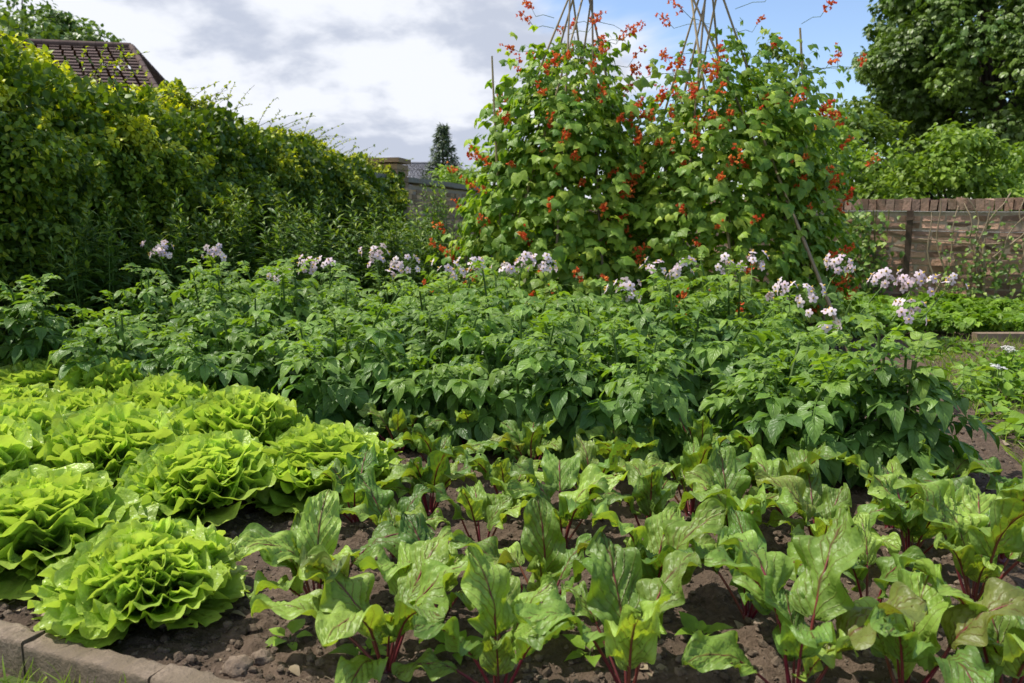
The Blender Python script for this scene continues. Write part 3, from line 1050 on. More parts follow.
# ------------------------------------------------------------------ runner beans on wigwams
def cane(b0, tip, bend=0.03, r=0.009):
    b = Buf()
    b0, tip = np.asarray(b0, float), np.asarray(tip, float)
    n = 14
    q = np.linspace(0, 1, n)[:, None]
    off = np.array([U(-1, 1), U(-1, 1), 0]) * bend
    pts = b0 * (1 - q) + tip * q + off * np.sin(PI * q)
    rad = np.linspace(r * 1.15, r * 0.7, n) * (1 + 0.12 * (np.arange(n) % 3 == 0))
    tube(b, pts, rad, 6, (U(0, 1), 0.5, U(0.3, 0.8)))
    return b, pts


def bean_plant(pts, label, fmax=1.0, dens=1.0, ctr=None, wide=0.3, nfl=9, f0=0.02):
    base = pts[0]
    t = thing('runner_bean_plant', label, 'bean plant', (base[0], base[1], 0), 'runner bean plants climbing the canes')
    org = np.array(t.location)
    Ln = np.linalg.norm(pts[-1] - pts[0]) * fmax
    ax = norm(pts[-1] - pts[0])
    vb = Buf()
    nk = 60
    q = np.linspace(0, 1, nk)
    P = pts[0] + ax * (q * Ln)[:, None]
    a_ = norm(np.cross(ax, [0, 1, 0.2]))
    b_ = np.cross(ax, a_)
    tw = q * 9 * fmax * 2 * PI * 0.5 + U(0, 6)
    tube(vb, P + 0.014 * (a_ * np.cos(tw)[:, None] + b_ * np.sin(tw)[:, None]) - org, np.linspace(0.004, 0.002, nk), 4, (0.5, .5, .5))
    vb.build('vine', M['vine_stem'], t)
    n = int(265 * Ln * dens)
    q = U(0, 1, n) ** 0.92 * (1 - f0) + f0
    keepq = U(0, 1, n) > np.clip((q - 0.72) / 0.28, 0, 1) * 0.7
    q = q[keepq]
    n = len(q)
    thin = np.where(q > 0.8, 1 - 0.6 * (q - 0.8) / 0.2, 1.0)
    P = pts[0] + ax * (q * Ln)[:, None]
    o = P.copy()
    o[:, 2] = 0
    if ctr is not None:
        o = o - np.array([ctr[0], ctr[1], 0])
    o[:, 2] = 0
    o = norm(o)
    tang = np.stack([-o[:, 1], o[:, 0], 0 * o[:, 0]], 1)
    lat = np.clip(rng.normal(0, 1, n), -1.7, 1.7) * wide * 0.78
    outw = rng.normal(-0.035, 0.095, n)
    P = P + tang * lat[:, None] + o * outw[:, None] + np.array([0, 0, 1]) * U(-0.06, 0.06, n)[:, None]
    dirn = norm(o + tang * (lat / wide)[:, None] * 0.5 + rng.normal(0, 0.4, (n, 3)) * np.array([1, 1, 0.5]) + np.array([0, 0, 0.15]))
    nn = norm(np.array([0, 0, 0.75]) + rng.normal(0, 0.3, (n, 3)) + 0.45 * o)
    P[:, 2] = np.maximum(P[:, 2], 0.12)
    fb = Buf()
    tn = tints(n, (0, 0.9), (0.0, 0.5), (0.3, 0.75))
    tip = U(0, 1, n) < 0.25
    tn[tip, 1] = U(0.6, 1.0, tip.sum())
    S = U(0.05, 0.094, n) * np.where(q > 0.85, 0.75, 1)
    S[tip] *= 0.8
    spread(fb, BEAN, P - org, dirn, nn, S, tn)
    fb.build('foliage', M['bean'], t)
    # flower sprays
    for k in range(nfl):
        qq = U(0.12, 0.95) if k > 1 else U(0.9, 1.12)
        c = pts[0] + ax * min(qq, 1.0) * Ln
        c = c + np.array([0, 0, max(0, qq - 1) * 1.2])
        oo = c.copy() - (np.array([ctr[0], ctr[1], 0]) if ctr is not None else 0)
        oo[2] = 0
        oo = norm(oo)
        oo = norm(oo + rng.normal(0, 0.5, 3) * np.array([1, 1, 0]))
        st = c + oo * U(0.08, 0.18) + np.array([-oo[1], oo[0], 0]) * rng.normal(0, wide * 0.5)
        dr = norm(oo * U(0.5, 1.1) + np.array([0, 0, U(0.3, 1.1)]))
        Ls = U(0.1, 0.17)
        sb = Buf()
        sp = np.array([c, c * 0.4 + st * 0.6 + [0, 0, 0.015], st, st + dr * Ls * 0.5 + [0, 0, 0.01], st + dr * Ls]) - org
        fbuf = Buf()
        m_ = int(rng.integers(9, 16))
        g = U(0.35, 1.0, m_)
        Pp = (st + dr * Ls * g[:, None]) - org + np.clip(rng.normal(0, 0.014, (m_, 3)), -.02, .02)
        Dd = norm(rng.normal(0, 1, (m_, 3)) + oo * 0.8)
        spread(fbuf, PETAL, Pp, Dd, norm(rng.normal(0, 1, (m_, 3))), U(0.018, 0.027, m_) * (1.2 - 0.45 * g), tints(m_, (0, 0.9)))
        tube(fbuf, sp[2:], [0.0018, 0.0015, 0.001], 4, (0.2, .5, .5), 1)
        f = fbuf.build('flower_spray', [M['bean_petal'], M['green_stalk']], t)
        tube(sb, sp[:3], [0.002, 0.0018, 0.0016], 4, (0.2, .5, .5))
        sb.build('flower_stalk', M['green_stalk'], f)
    return t


PETAL = []
for k in range(4):
    ts = []
    for d, n_, s_ in (([0.1, 0.5, 0.7], [0, -0.8, 0.5], 1.0), ([0.8, 0.7, -0.1], [0, 0, 1], 0.95), ([-0.8, 0.7, -0.1], [0, 0, 1], 0.95), ([0, 1, -0.3], [1, 0, 0], 0.7)):
        ts.append(place(blade_template(3, 4, heart, 0.5, 0.3, 0.2, 0.05, 5, 500 + k), d, n_, s_, [0, 0, 0], U(-.15, .15)))
    PETAL.append(merge(ts))

W1 = dict(c=(0.33, 5.45), apex=at_y(577, -8, 5.45), r=0.70, bases=[], lab='left')
W2 = dict(c=(1.33, 5.45), apex=at_y(702, -10, 5.45), r=0.80, bases=[], lab='right')
W1['bases'] = [(-0.54, 5.35), (-0.24, 4.92), (0.22, 4.78), (0.60, 4.84), (0.98, 5.25), (0.75, 5.95), (0.2, 6.12), (-0.2, 5.85)]
W2['bases'] = [(0.66, 5.05), (0.98, 4.80), (1.45, 4.76), (2.06, 4.95), (2.32, 5.45), (1.75, 6.05), (1.15, 6.15), (0.7, 5.85)]
# fraction of the cane height the plants reach, how dense they are
cover = {'left': [(0.76, 1.0), (0.78, 1.0), (0.72, 0.9), (0.78, 1.0), (0.78, 1.0), (0.76, 0.8), (0.76, 0.8), (0.76, 0.9)],
         'right': [(0.68, 1.1), (0.64, 1.0), (0.66, 1.0), (0.76, 1.1), (0.82, 1.2), (0.72, 0.8), (0.66, 0.8), (0.66, 0.9)]}
for W in (W1, W2):
    t = thing('bean_wigwam', 'tall %s-hand wigwam of bamboo canes tied at the top, covered in runner beans' % W['lab'], 'wigwam', (W['c'][0], W['c'][1], 0), 'bamboo bean wigwams')
    org = np.array(t.location)
    order = sorted(range(8), key=lambda i: W['bases'][i][0] / W['bases'][i][1])
    allpts = {}
    for i, (bx_, by_) in enumerate(W['bases']):
        b0 = np.array([bx_, by_, -0.05])
        ap = W['apex'] + np.array([U(-.11, .11), U(-.06, .06), U(-.08, .06)])
        tip = ap + norm(ap - b0) * U(0.15, 0.4)
        bf, pts = cane(b0, tip)
        bf.build('cane', M['cane'], t, origin=org)
        allpts[i] = pts
    tw = Buf()
    ap = W['apex'] + np.array([0, 0, -0.02])
    ang = np.linspace(0, 2 * PI * 3, 60)
    tube(tw, np.stack([0.06 * np.cos(ang), 0.045 * np.sin(ang), np.linspace(-0.012, 0.012, 60)], 1) + ap - org, 0.0025, 4)
    tw.build('twine_tie', M['twine'], t)
    front = [i for i in order if W['bases'][i][1] < 5.45]
    back = [i for i in order if W['bases'][i][1] >= 5.45]
    for grp, nm in ((front, 'front'), (back, 'back')):
        for k, i in enumerate(grp):
            fm, dn = cover[W['lab']][i]
            lab = 'red-flowered runner bean climbing the %s %s cane of the %s-hand wigwam' % (ORD[k], nm, W['lab'])
            bean_plant(allpts[i], lab, fm, dn, W['c'], 0.29, 17 if nm == 'front' else 8)
# two free-standing canes with their own plants
p0, p1 = np.array([0.0, 5.3, -0.05]), at_y(492, 56, 5.2)
bf, pts = cane(p0, p1)
tag(bf.build('bamboo_cane', M['cane'], origin=(0.0, 5.3, 0)), 'loose cane leaning out at the left of the left-hand wigwam', 'cane')
p0, p1 = np.array([1.98, 5.2, -0.05]), at_y(800, 28, 5.2)
bf, pts = cane(p0, p1)
tag(bf.build('bamboo_cane', M['cane'], origin=(1.98, 5.2, 0)), 'upright loose cane at the right of the right-hand wigwam', 'cane')
bean_plant(pts, 'tall runner bean with the thickest red flowers on the upright right-hand cane', 0.96, 1.35, (1.6, 5.6), 0.26, 22, 0.1)
p0, p1 = at_z(812, 285, 0.25), at_y(770, 180, 5.0)
p0 = np.array([2.02, 4.62, -0.05])
bf, pts = cane(p0, at_y(752, 110, 5.2), r=0.011)
tag(bf.build('bamboo_cane', M['cane'], origin=(2.02, 4.62, 0)), 'thick bare cane slanting down in front of the right-hand wigwam', 'cane')

# ------------------------------------------------------------------ boundary walls
def brick_wall(name, label, p0, p1, H, thick, mb, coping, piers=(), step=0.075, bw=0.215):
    p0, p1 = np.array([*p0, 0.0]), np.array([*p1, 0.0])
    d = norm(p1 - p0)
    nrm = np.array([d[1], -d[0], 0])
    Lw = np.linalg.norm(p1 - p0)
    t = thing(name, label, 'wall', p0)
    ax = np.stack([d, nrm, [0, 0, 1.0]])
    core = Buf()
    core_h = H - 0.11
    box(core, d * Lw / 2 + np.array([0, 0, core_h / 2 - 0.05]), (Lw, thick - 0.016, core_h + 0.1), ax=ax)
    core.build('mortar', M['mortar'], t, smooth=False)
    b = Buf()
    nc = int(core_h / step)
    for c in range(nc):
        z = (c + 0.5) * step
        x = -0.11 * (c % 2)
        while x < Lw:
            bl = bw if U(0, 1) < 0.7 else bw * 0.48
            a, e = max(x, 0), min(x + bl, Lw)
            if e - a > 0.02:
                for sgn in (1, -1):
                    box(b, d * (a + e) / 2 + nrm * sgn * (thick / 2 - 0.03 + U(-.007, .007)) + np.array([0, 0, z]), (e - a, 0.06, step - 0.015), (random.choice((0, 0.1, 0.25, 0.5, 0.9)), U(0, 1), U(0.0, 1.0)), ax, 0.0045)
            x += bl + 0.017
    b.build('brickwork', mb, t, smooth=False)
    cb = Buf()
    if coping == 'soldier':
        x = 0
        while x < Lw - 0.06:
            box(cb, d * (x + 0.033) + np.array([0, 0, H - 0.055 + U(-.004, .004)]), (0.064 + U(-.004, .004), thick + 0.03, 0.104 + U(-.006, .004)), (U(0.3, 1), U(0, 1), U(0.2, 0.7)), ax, 0.004)
            x += 0.0705
        cb.build('coping', mb, t, smooth=False)
    else:
        x = 0
        while x < Lw - 0.1:
            box(cb, d * (x + 0.29) + np.array([0, 0, H - 0.04]), (0.57, thick + 0.09, 0.075), (U(0, 1), U(0, 1), U(0.3, 0.8)), ax, 0.004)
            x += 0.585
        cb.build('coping', M['coping'], t, smooth=False)
    for s, ph in piers:
        pb = Buf()
        for c in range(int(ph / step)):
            for k in range(2):
                off = (-0.11 if k == 0 else 0.11)
                box(pb, d * (s + (off if c % 2 else 0)) + nrm * (0 if c % 2 else off) + np.array([0, 0, (c + .5) * step]), ((0.215, 0.44, step - 0.01) if c % 2 else (0.44, 0.215, step - 0.01)), (U(0, 1), .5, U(0.1, .8)), ax, 0.003)
        box(pb, d * s + np.array([0, 0, ph + 0.03]), (0.5, 0.5, 0.06), (0.5, .5, .4), ax, 0.003)
        pb.build('pier', mb, t, smooth=False)
    return t


HL0, HL1 = np.array([-3.35, 1.6]), np.array([-1.52, 11.0])
hd = norm(HL1 - HL0)
brick_wall('brick_wall', 'weathered brown brick wall with stone coping and pier behind the hedge', HL0 + np.array([-0.35, 0]), HL1 + hd * 9 + np.array([-0.0, 0]), 1.36, 0.22, M['old_brick'], 'stone',
           piers=((np.linalg.norm(HL1 - HL0) + 0.05, 1.52),))
WC, WD = np.array([3.65, 7.3]), np.array([math.cos(R(-30)), math.sin(R(-30))])
WNRM = np.array([WD[1], -WD[0]])


def WQ(s_, off=0.0):
    return WC + WD * s_ + WNRM * off


wr = brick_wall('brick_wall', 'low red brick wall with upright brick coping on the right', WQ(-3.2), WQ(5.5), 0.975, 0.22, M['brick'], 'soldier', step=0.064, bw=0.185)

# wires, post and bare vines on the right wall
FACE = 0.125
for z, lab in ((0.86, 'upper training wire along the right brick wall'), (0.69, 'lower training wire along the right brick wall')):
    b = Buf()
    o0 = WQ(-1.2, FACE + 0.012)
    tube(b, [[*(WQ(-1.2 + k * 0.4, FACE + 0.012) - o0), z + 0.006 * math.sin(k)] for k in range(13)], 0.003, 4)
    o = b.build('training_wire', M['wire'])
    o.location = (*o0, 0)
    tag(o, lab, 'wire', 'wires on the right wall')
b = Buf()
box(b, (0, 0, 0.42), (0.05, 0.03, 0.9), jit=0.003)
box(b, (0, -0.02, 0.8), (0.065, 0.012, 0.03), jit=0.002)
o = b.build('wooden_post', M['wood_dark'], smooth=False)
o.location = (*WQ(-0.03, FACE + 0.022), 0)
o.rotation_euler = (0, 0, R(-30))
tag(o, 'dark upright timber batten against the red brick wall', 'post')
t = thing('wall_vine', 'climbing vine with bare pale stems trained over the red brick wall', 'vine', (*WQ(0.55, FACE + 0.03), 0))
t.rotation_euler = (0, 0, R(-30))
sb, fb = Buf(), Buf()
tube(sb, [[-0.5, -0.015, 0.62], [0, -0.02, 0.58], [0.6, -0.015, 0.63]], 0.006, 5)
tube(sb, [[0.05, -0.015, -0.02], [0.03, -0.02, 0.3], [0.0, -0.02, 0.6]], 0.014, 6)
for k in range(15):
    x0 = U(-0.45, 0.55)
    x1 = x0 + U(-0.2, 0.4)
    z0, z1 = U(0.0, 0.55), U(0.9, 1.0)
    pts = [[x0 + (x1 - x0) * f + 0.03 * math.sin(7 * f + k), -0.01 - U(0, .02), z0 + (z1 - z0) * f] for f in np.linspace(0, 1, 9)]
    if k > 3:
        pts[-1][1] += 0.12
        pts[-1][2] += 0.03
    tube(sb, pts, np.linspace(0.009, 0.004, 9), 5)
n = 620
cx_ = np.where(U(0, 1, n) < 0.6, rng.normal(0.02, 0.17, n), rng.normal(0.6, 0.2, n))
P = np.stack([cx_, U(-0.12, 0.0, n), np.abs(rng.normal(0.28, 0.22, n)) * np.where(cx_ > 0.3, 0.8, 1.1)], 1)
D = np.stack([rng.normal(0, .6, n), U(-1, -0.1, n), U(-1, 0.2, n)], 1)
spread(fb, SMALL, P, D, np.stack([rng.normal(0, .3, n), -0.6 + 0 * D[:, 0], 0.8 + 0 * D[:, 0]], 1), U(0.03, 0.055, n), tints(n))
sb.build('stems', M['twig'], t)
fb.build('foliage', M['herb'], t)
t = thing('wall_climber', 'leafy climber at the foot of the red wall beside the beans', 'climber', (*WQ(-0.42, FACE + 0.05), 0))
t.rotation_euler = (0, 0, R(-30))
fb = Buf()
n = 800
P = np.stack([rng.normal(-0.02, 0.13, n), U(-0.25, 0.02, n), 0.92 * U(0, 0.95, n) ** 1.4], 1)
D = np.stack([rng.normal(0, .6, n), U(-1, -0.1, n), U(-1, 0.2, n)], 1)
spread(fb, SMALL, P, D, np.stack([rng.normal(0, .3, n), -0.6 + 0 * D[:, 0], 0.8 + 0 * D[:, 0]], 1), U(0.04, 0.075, n), tints(n))
fb.build('foliage', M['herb'], t)
sb = Buf()
tube(sb, [[-0.25, -0.02, 0.0], [0, -0.03, 0.02], [0.25, -0.02, 0.0]], 0.007, 5)
for k in range(6):
    x0 = U(-.2, .2)
    tube(sb, [[x0 + 0.04 * math.sin(3 * f + k), -0.02, f * 0.9 - 0.02] for f in np.linspace(0, 1, 8)], 0.005, 4)
sb.build('stems', M['vine_stem'], t)

# ------------------------------------------------------------------ climbing hedge on the left wall
def hedge(name, label, t0, t1, mat, h0, h1, n, s0, s1, gold=0.4, shoots=20, seed=0.0):
    Lh = np.linalg.norm(HL1 - HL0)
    d3 = np.array([hd[0], hd[1], 0])
    o3 = np.array([hd[1], -hd[0], 0])            # towards the garden
    org = np.array([*(HL0 + hd * (t0 + t1) / 2), 0.0])
    t = thing(name, label, 'hedge', org)
    a = U(t0, t1, n)
    f = (a - t0) / (t1 - t0)
    H = h0 + (h1 - h0) * f + np.array([0.16 * noise.noise(Vector((q * 1.1, seed, 0))) + 0.11 * noise.noise(Vector((q * 3.3, seed, 4))) for q in a])
    H = H + (0.15 * np.clip((3.45 - a) / 0.5, 0, 1) if t0 == 0 else 0)
    # profile parameter: front face 0..0.72, top 0.72..1
    s = U(0, 1, n) ** 0.8
    front = s < 0.72
    zf = np.where(front, s / 0.72, 1.0)
    over = np.where(front, 0, (s - 0.72) / 0.28)
    z = zf * H
    rnd = np.sin(PI * np.clip(zf, 0, 1)) ** 0.6
    bump = np.array([0.30 * noise.noise(Vector((q * 1.5, w_ * 1.8, seed))) + 0.13 * noise.noise(Vector((q * 3.7, w_ * 4, seed + 3))) for q, w_ in zip(a, z)])
    outw = np.where(front, 0.08 + 0.2 * rnd - 0.42 * np.clip((zf - 0.5) / 0.5, 0, 1) ** 2 + bump, -0.34 - over * 0.35 + bump * 0.4)
    z = z + np.where(front, 0, bump * 0.6 + 0.05 * np.sin(PI * over))
    fine = np.array([noise.noise(Vector((q * 7, w_ * 7.5, seed + 8))) + 0.6 * noise.noise(Vector((q * 15, w_ * 15, seed + 2))) for q, w_ in zip(a, z + over)])
    dep = np.abs(rng.normal(0, 0.05, n)) + np.clip(0.10 - fine * 0.26, 0, 0.2)
    nvec = np.where(front[:, None], o3 + np.array([0, 0, 0.15]) + 0.9 * (np.clip(zf - 0.75, 0, 1) / 0.25)[:, None] * np.array([0, 0, 1]), np.array([0, 0, 1.0]) + 0.2 * o3)
    nvec = norm(nvec)
    P = HL0[0] * np.array([1, 0, 0]) + HL0[1] * np.array([0, 1, 0]) + d3 * a[:, None] + o3 * outw[:, None] + np.array([0, 0, 1]) * z[:, None] - nvec * dep[:, None] + nvec * 0.04
    D = norm(nvec * 0.55 + np.array([0, 0, -0.4]) * front[:, None] + rng.normal(0, 0.8, (n, 3)))
    NN = norm(nvec * 0.5 + np.array([0, 0, 0.8]) + rng.normal(0, 0.5, (n, 3)))
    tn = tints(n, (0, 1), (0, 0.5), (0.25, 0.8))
    tn[:, 2] *= np.clip(0.15 + 1.1 * zf ** 1.3, 0, 1)  # darker towards the foot: shade on the hedge face put into leaf colour
    bright_tips = U(0, 1, n) < gold * np.where(zf > 0.72, 1.0, 0.12)  # mostly yellow leaves on top: sunlight put into the leaf colour
    tn[bright_tips, 1] = U(0.6, 1.0, bright_tips.sum())
    S = (s0 + (s1 - s0) * f) * U(0.65, 1.2, n)
    fb, sb = Buf(), Buf()
    P[:, 2] = np.maximum(P[:, 2], 0.03)
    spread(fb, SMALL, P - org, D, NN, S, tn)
    m_ = n // 3
    ai = U(t0, t1, m_)
    Hi = np.interp(ai, np.sort(a), H[np.argsort(a)])
    wi = U(-0.42, 0.12, m_)
    zi = U(0.25, 1, m_) * (Hi - 0.1)
    wi = np.where(zi < 1.4, U(-0.15, 0.1, m_), wi)
    Pi_ = np.array([*HL0, 0]) + d3 * ai[:, None] + o3 * wi[:, None] + np.array([0, 0, 1]) * zi[:, None]
    ti = tints(m_, (0, 0.4), (0, 0.4), (0.1, 0.5))  # inner leaves tinted darker, shade of the gaps put into their colour
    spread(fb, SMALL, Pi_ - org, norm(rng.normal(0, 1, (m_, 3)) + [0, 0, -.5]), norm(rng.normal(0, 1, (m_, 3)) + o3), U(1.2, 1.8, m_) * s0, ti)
    for k in range(shoots):
        aa = U(t0, t1)
        ff = (aa - t0) / (t1 - t0)
        hh = h0 + (h1 - h0) * ff
        st = np.array([*HL0, 0]) + d3 * aa + o3 * U(-0.5, -0.1) + np.array([0, 0, hh - 0.05])
        L_ = U(0.15, 0.5)
        dr = norm(np.array([U(-.2, 0.9), U(-.3, .6), U(0.3, 0.9)]))
        pts = np.array([st + dr * L_ * q + np.array([0.12, 0, -0.22]) * L_ * q * q for q in np.linspace(0, 1, 8)])
        tube(sb, pts - org, np.linspace(0.003, 0.001, 8), 4)
        m_ = int(L_ * 42)
        qi = U(0.2, 1, m_)
        pp = np.array([st + dr * L_ * q + np.array([0.12, 0, -0.22]) * L_ * q * q for q in qi])
        spread(fb, SMALL, pp - org, norm(rng.normal(0, 1, (m_, 3)) + dr), norm(rng.normal(0, .4, (m_, 3)) + [0, 0, 1]), U(0.35, 0.7, m_) * (s0 + (s1 - s0) * ff), tints(m_, (0.2, 1), (0.3, 0.9)))
    for k in range(10):
        aa = U(t0, t1)
        st = np.array([*HL0, 0]) + d3 * aa
        tube(sb, np.array([st + np.array([0, 0, -0.02]) + np.array([0, 0, 1.4]) * q + d3 * 0.15 * math.sin(3 * q + k) for q in np.linspace(0, 1, 8)]) - org, np.linspace(0.02, 0.006, 8), 5)
    fb.build('foliage', mat, t)
    sb.build('stems', M['bark'], t)


Lh = np.linalg.norm(HL1 - HL0)
hedge('climbing_hedge', 'golden-green climber smothering the near half of the left wall', 0.0, 5.6, M['hedge_gold'], 1.93, 1.64, 74000, 0.043, 0.05, 0.9, 60, 2.0)
hedge('climbing_hedge', 'darker green climber over the far half of the left wall, ending at the pier', 5.0, Lh - 0.1, M['hedge'], 1.74, 1.42, 44000, 0.05, 0.056, 0.65, 80, 9.0)

# ------------------------------------------------------------------ border plants in front of the hedge
def border_plant(p, H, label, nst, cat='border plant', mat=None, size=0.1, leaves=LANCE, spreadr=0.22, bright_tips=0.4, step=0.02):
    t = thing('border_plant', label, cat, (p[0], p[1], 0), 'leafy border plants in front of the hedge')
    fb, sb = Buf(), Buf()
    for k in range(nst):
        az = U(0, 6.28)
        ln = U(0, 1) * spreadr
        Hs = H * U(0.7, 1.05)
        b0 = np.array([math.cos(az) * ln * 0.4, math.sin(az) * ln * 0.4, -0.02])
        tp = np.array([math.cos(az) * ln, math.sin(az) * ln, Hs])
        q = np.linspace(0, 1, 8)[:, None]
        pts = b0 * (1 - q) + tp * q + np.array([U(-.05, .05), 0, 0]) * np.sin(PI * q)
        tube(sb, pts, np.linspace(0.005, 0.002, 8), 4, (0.1, .5, .5))
        m = int(Hs / step)
        qq = np.linspace(0.12, 1, m)
        P = b0 + (tp - b0) * qq[:, None]
        a = np.arange(m) * 2.4 + U(0, 6)
        D = np.stack([np.cos(a), np.sin(a), U(0.1, 0.9, m) + np.clip(qq - 0.8, 0, 1) * 4], 1)
        tn = tints(m, (0, 1), (0, 0.5))
        hi = (qq > 0.8) & (U(0, 1, m) < bright_tips * 1.6)
        tn[hi, 1] = U(0.6, 1, hi.sum())
        spread(fb, leaves, P, D, np.tile([0, 0, 1.0], (m, 1)) + rng.normal(0, .2, (m, 3)), size * U(0.7, 1.2, m) * (1.05 - 0.6 * qq ** 3), tn)
    sb.build('stems', M['green_stalk'], t)
    fb.build('foliage', mat or M['herb'], t)


BP = [(70, 4.25, 0.66, 8), (100, 4.5, 0.72, 9), (150, 4.9, 0.72, 8), (175, 5.15, 0.78, 9), (215, 5.3, 0.72, 8), (245, 5.7, 0.82, 9), (280, 5.5, 0.74, 8), (302, 6.3, 0.95, 5), (330, 5.8, 0.78, 8),
      (362, 6.6, 0.78, 9), (395, 6.2, 0.7, 9), (420, 7.2, 0.75, 8), (30, 4.6, 0.5, 9), (432, 6.3, 0.6, 8), (440, 8.5, 0.95, 8)]
for i, (x, Y, H, n) in enumerate(BP):
    x_ = (x - 512) / FPX * Y
    order_ = sorted(q[0] for q in BP).index(x)
    nm = ORD[order_] if order_ < 12 else ('thirteenth', 'fourteenth', 'fifteenth')[order_ - 12]
    border_plant((x_, Y), H + 0.17, 'leafy border plant with narrow leaves behind the potatoes, %s from the left' % nm, n + 5, size=0.12)
# low shrubs filling the foot of the hedge
for i, (x, Y, H, lab) in enumerate([(15, 4.9, 0.5, 'low dark shrub at the left edge under the hedge'), (60, 5.6, 0.6, 'dark shrub under the hedge behind the leftmost potato'),
                                    (395, 8.0, 0.7, 'dark shrub in front of the brick pier'), (425, 9.2, 0.85, 'dark shrub against the shaded brick wall left of the beans')]):
    x_ = (x - 512) / FPX * Y
    t = thing('low_shrub', lab, 'shrub', (x_, Y, 0))
    fb, sb = Buf(), Buf()
    n = 1800
    v = norm(rng.normal(0, 1, (n, 3)))
    v[:, 2] = np.abs(v[:, 2])
    rr = U(0.5, 1, n) ** 0.5
    P = v * rr[:, None] * np.array([0.45, 0.4, H])
    P *= (1 + 0.3 * np.array([noise.noise(Vector(q) * 5) for q in P]))[:, None]
    spread(fb, SMALL, P, norm(v + rng.normal(0, .6, (n, 3))), norm(v * 0.4 + [0, 0, 0.8] + rng.normal(0, .3, (n, 3))), U(0.04, 0.07, n), tints(n, (0, 0.8), (0, 0.55)))
    for k in range(10):
        e = v[k] * np.array([0.4, 0.35, H * 0.8])
        tube(sb, [[0, 0, -0.02], e * 0.5 + [0, 0, 0.05], e], [0.01, 0.006, 0.003], 5)
    fb.build('foliage', M['hedge'], t)
    sb.build('stems', M['bark'], t)

# ------------------------------------------------------------------ right side: ground cover, grass, board
b = Buf()
n = 7500
P = np.stack([U(1.9, 5.2, n), U(5.3, 7.9, n), 0 * U(0, 1, n)], 1)
P = P[P[:, 1] < 7.3 - 0.577 * (P[:, 0] - 3.65) - 0.22]
n = len(P)
hgt = np.array([0.06 + 0.07 * noise.noise(Vector(q) * 4) for q in P])
P[:, 2] = np.abs(hgt) + U(0, 0.08, n)
D = np.stack([rng.normal(0, 1, n), rng.normal(0, 1, n), U(-.2, .5, n)], 1)
spread(b, PALM, P, D, np.tile([0, 0, 1.0], (n, 1)) + rng.normal(0, .35, (n, 3)), U(0.05, 0.09, n), tints(n))
tag(b.build('ground_cover', M['ground_leaf']), 'low bright green leafy cover in the far bed by the red wall', 'ground cover', kind='stuff')
b = Buf()
n = 12000
P = np.stack([U(1.5, 4.6, n), U(2.3, 5.2, n), -0.01 + 0 * U(0, 1, n)], 1)
keep = (P[:, 0] > 0.33 * (P[:, 1] - 2.6) + 1.72)
P = P[keep]
n = len(P)
D = np.stack([rng.normal(0, .5, n), rng.normal(0, .5, n), U(0.4, 1.2, n)], 1)
spread(b, BLADE, P, D, np.stack([U(-1, 1, n), U(-1, 1, n), 0 * P[:, 0]], 1), U(0.04, 0.11, n), tints(n))
tag(b.build('grass', M['grass']), 'rough sunlit grass with clover beside the potatoes', 'grass', kind='stuff')
b = Buf()
n = 4200
P = np.stack([U(1.7, 4.6, n), U(2.7, 5.2, n), U(0.0, 0.07, n)], 1)
P = P[(P[:, 0] > 0.36 * (P[:, 1] - 2.6) + 1.75) & (np.array([noise.noise(Vector(q) * 2.5) for q in P]) > -0.12)]
n = len(P)
D = np.stack([rng.normal(0, 1, n), rng.normal(0, 1, n), U(-.1, .5, n)], 1)
spread(b, SMALL, P, D, np.tile([0, 0, 1.0], (n, 1)) + rng.normal(0, .35, (n, 3)), U(0.05, 0.09, n), tints(n))
tag(b.build('clover', M['ground_leaf']), 'low clover-like leaves spread through the grass on the right', 'ground cover', kind='stuff')
b = Buf()
for k in range(2):
    box(b, (0.6 + k * 1.2, 0, 0.01), (1.19, 0.05, 0.10), (.5, .5, .5), jit=0.004)
o = b.build('bed_board', M['board'], smooth=False)
o.location = (3.05, 5.2, 0)
tag(o, 'weathered timber board edging the far bed on the right', 'edging')
# white flowering herb
for x, y, Y, lab in ((995, 398, 3.5, 'small white-flowered herb at the right edge beside the potatoes'), (1005, 385, 4.0, 'white-flowered herb farther back at the right edge')):
    p = at_y(x, y, Y)
    t = thing('flowering_herb', lab, 'herb', (p[0], p[1], 0))
    fb, sb, pb = Buf(), Buf(), Buf()
    top = max(0.16, p[2])
    n = 160
    q = rng.normal(0, 1, (n, 3)) * np.array([0.10, 0.10, 0.0]) + np.array([0, 0, 1]) * U(0.02, top * 0.85, n)[:, None]
    D = rng.normal(0, 1, (n, 3)) + [0, 0, 0.5]
    spread(fb, SMALL, q, D, np.tile([0, 0, 1.0], (n, 1)), U(0.03, 0.06, n), tints(n))
    fb.build('foliage', M['ground_leaf'], t)
    for k in range(9):
        e = np.array([U(-.028, .028), U(-.028, .028), top + U(-.01, .01)])
        tube(sb, [[e[0] * .4, e[1] * .4, -0.01], e * [.8, .8, .5], e], [0.003, 0.002, 0.0015], 4, (0.1, .5, .5))
        m = 9
        fp = e + np.clip(rng.normal(0, 0.009, (m, 3)), -.014, .014) * [1, 1, 0.3]
        scatter(pb, FLW[0], frames(rng.normal(0, 1, (m, 3)) * [1, 1, 0.2], np.tile([0, 0, 1.0], (m, 1)), U(0.005, 0.009, m)), fp, tints(m))
    sb.build('stems', M['green_stalk'], t)
    pb.build('flowers', M['white_petal'], t)

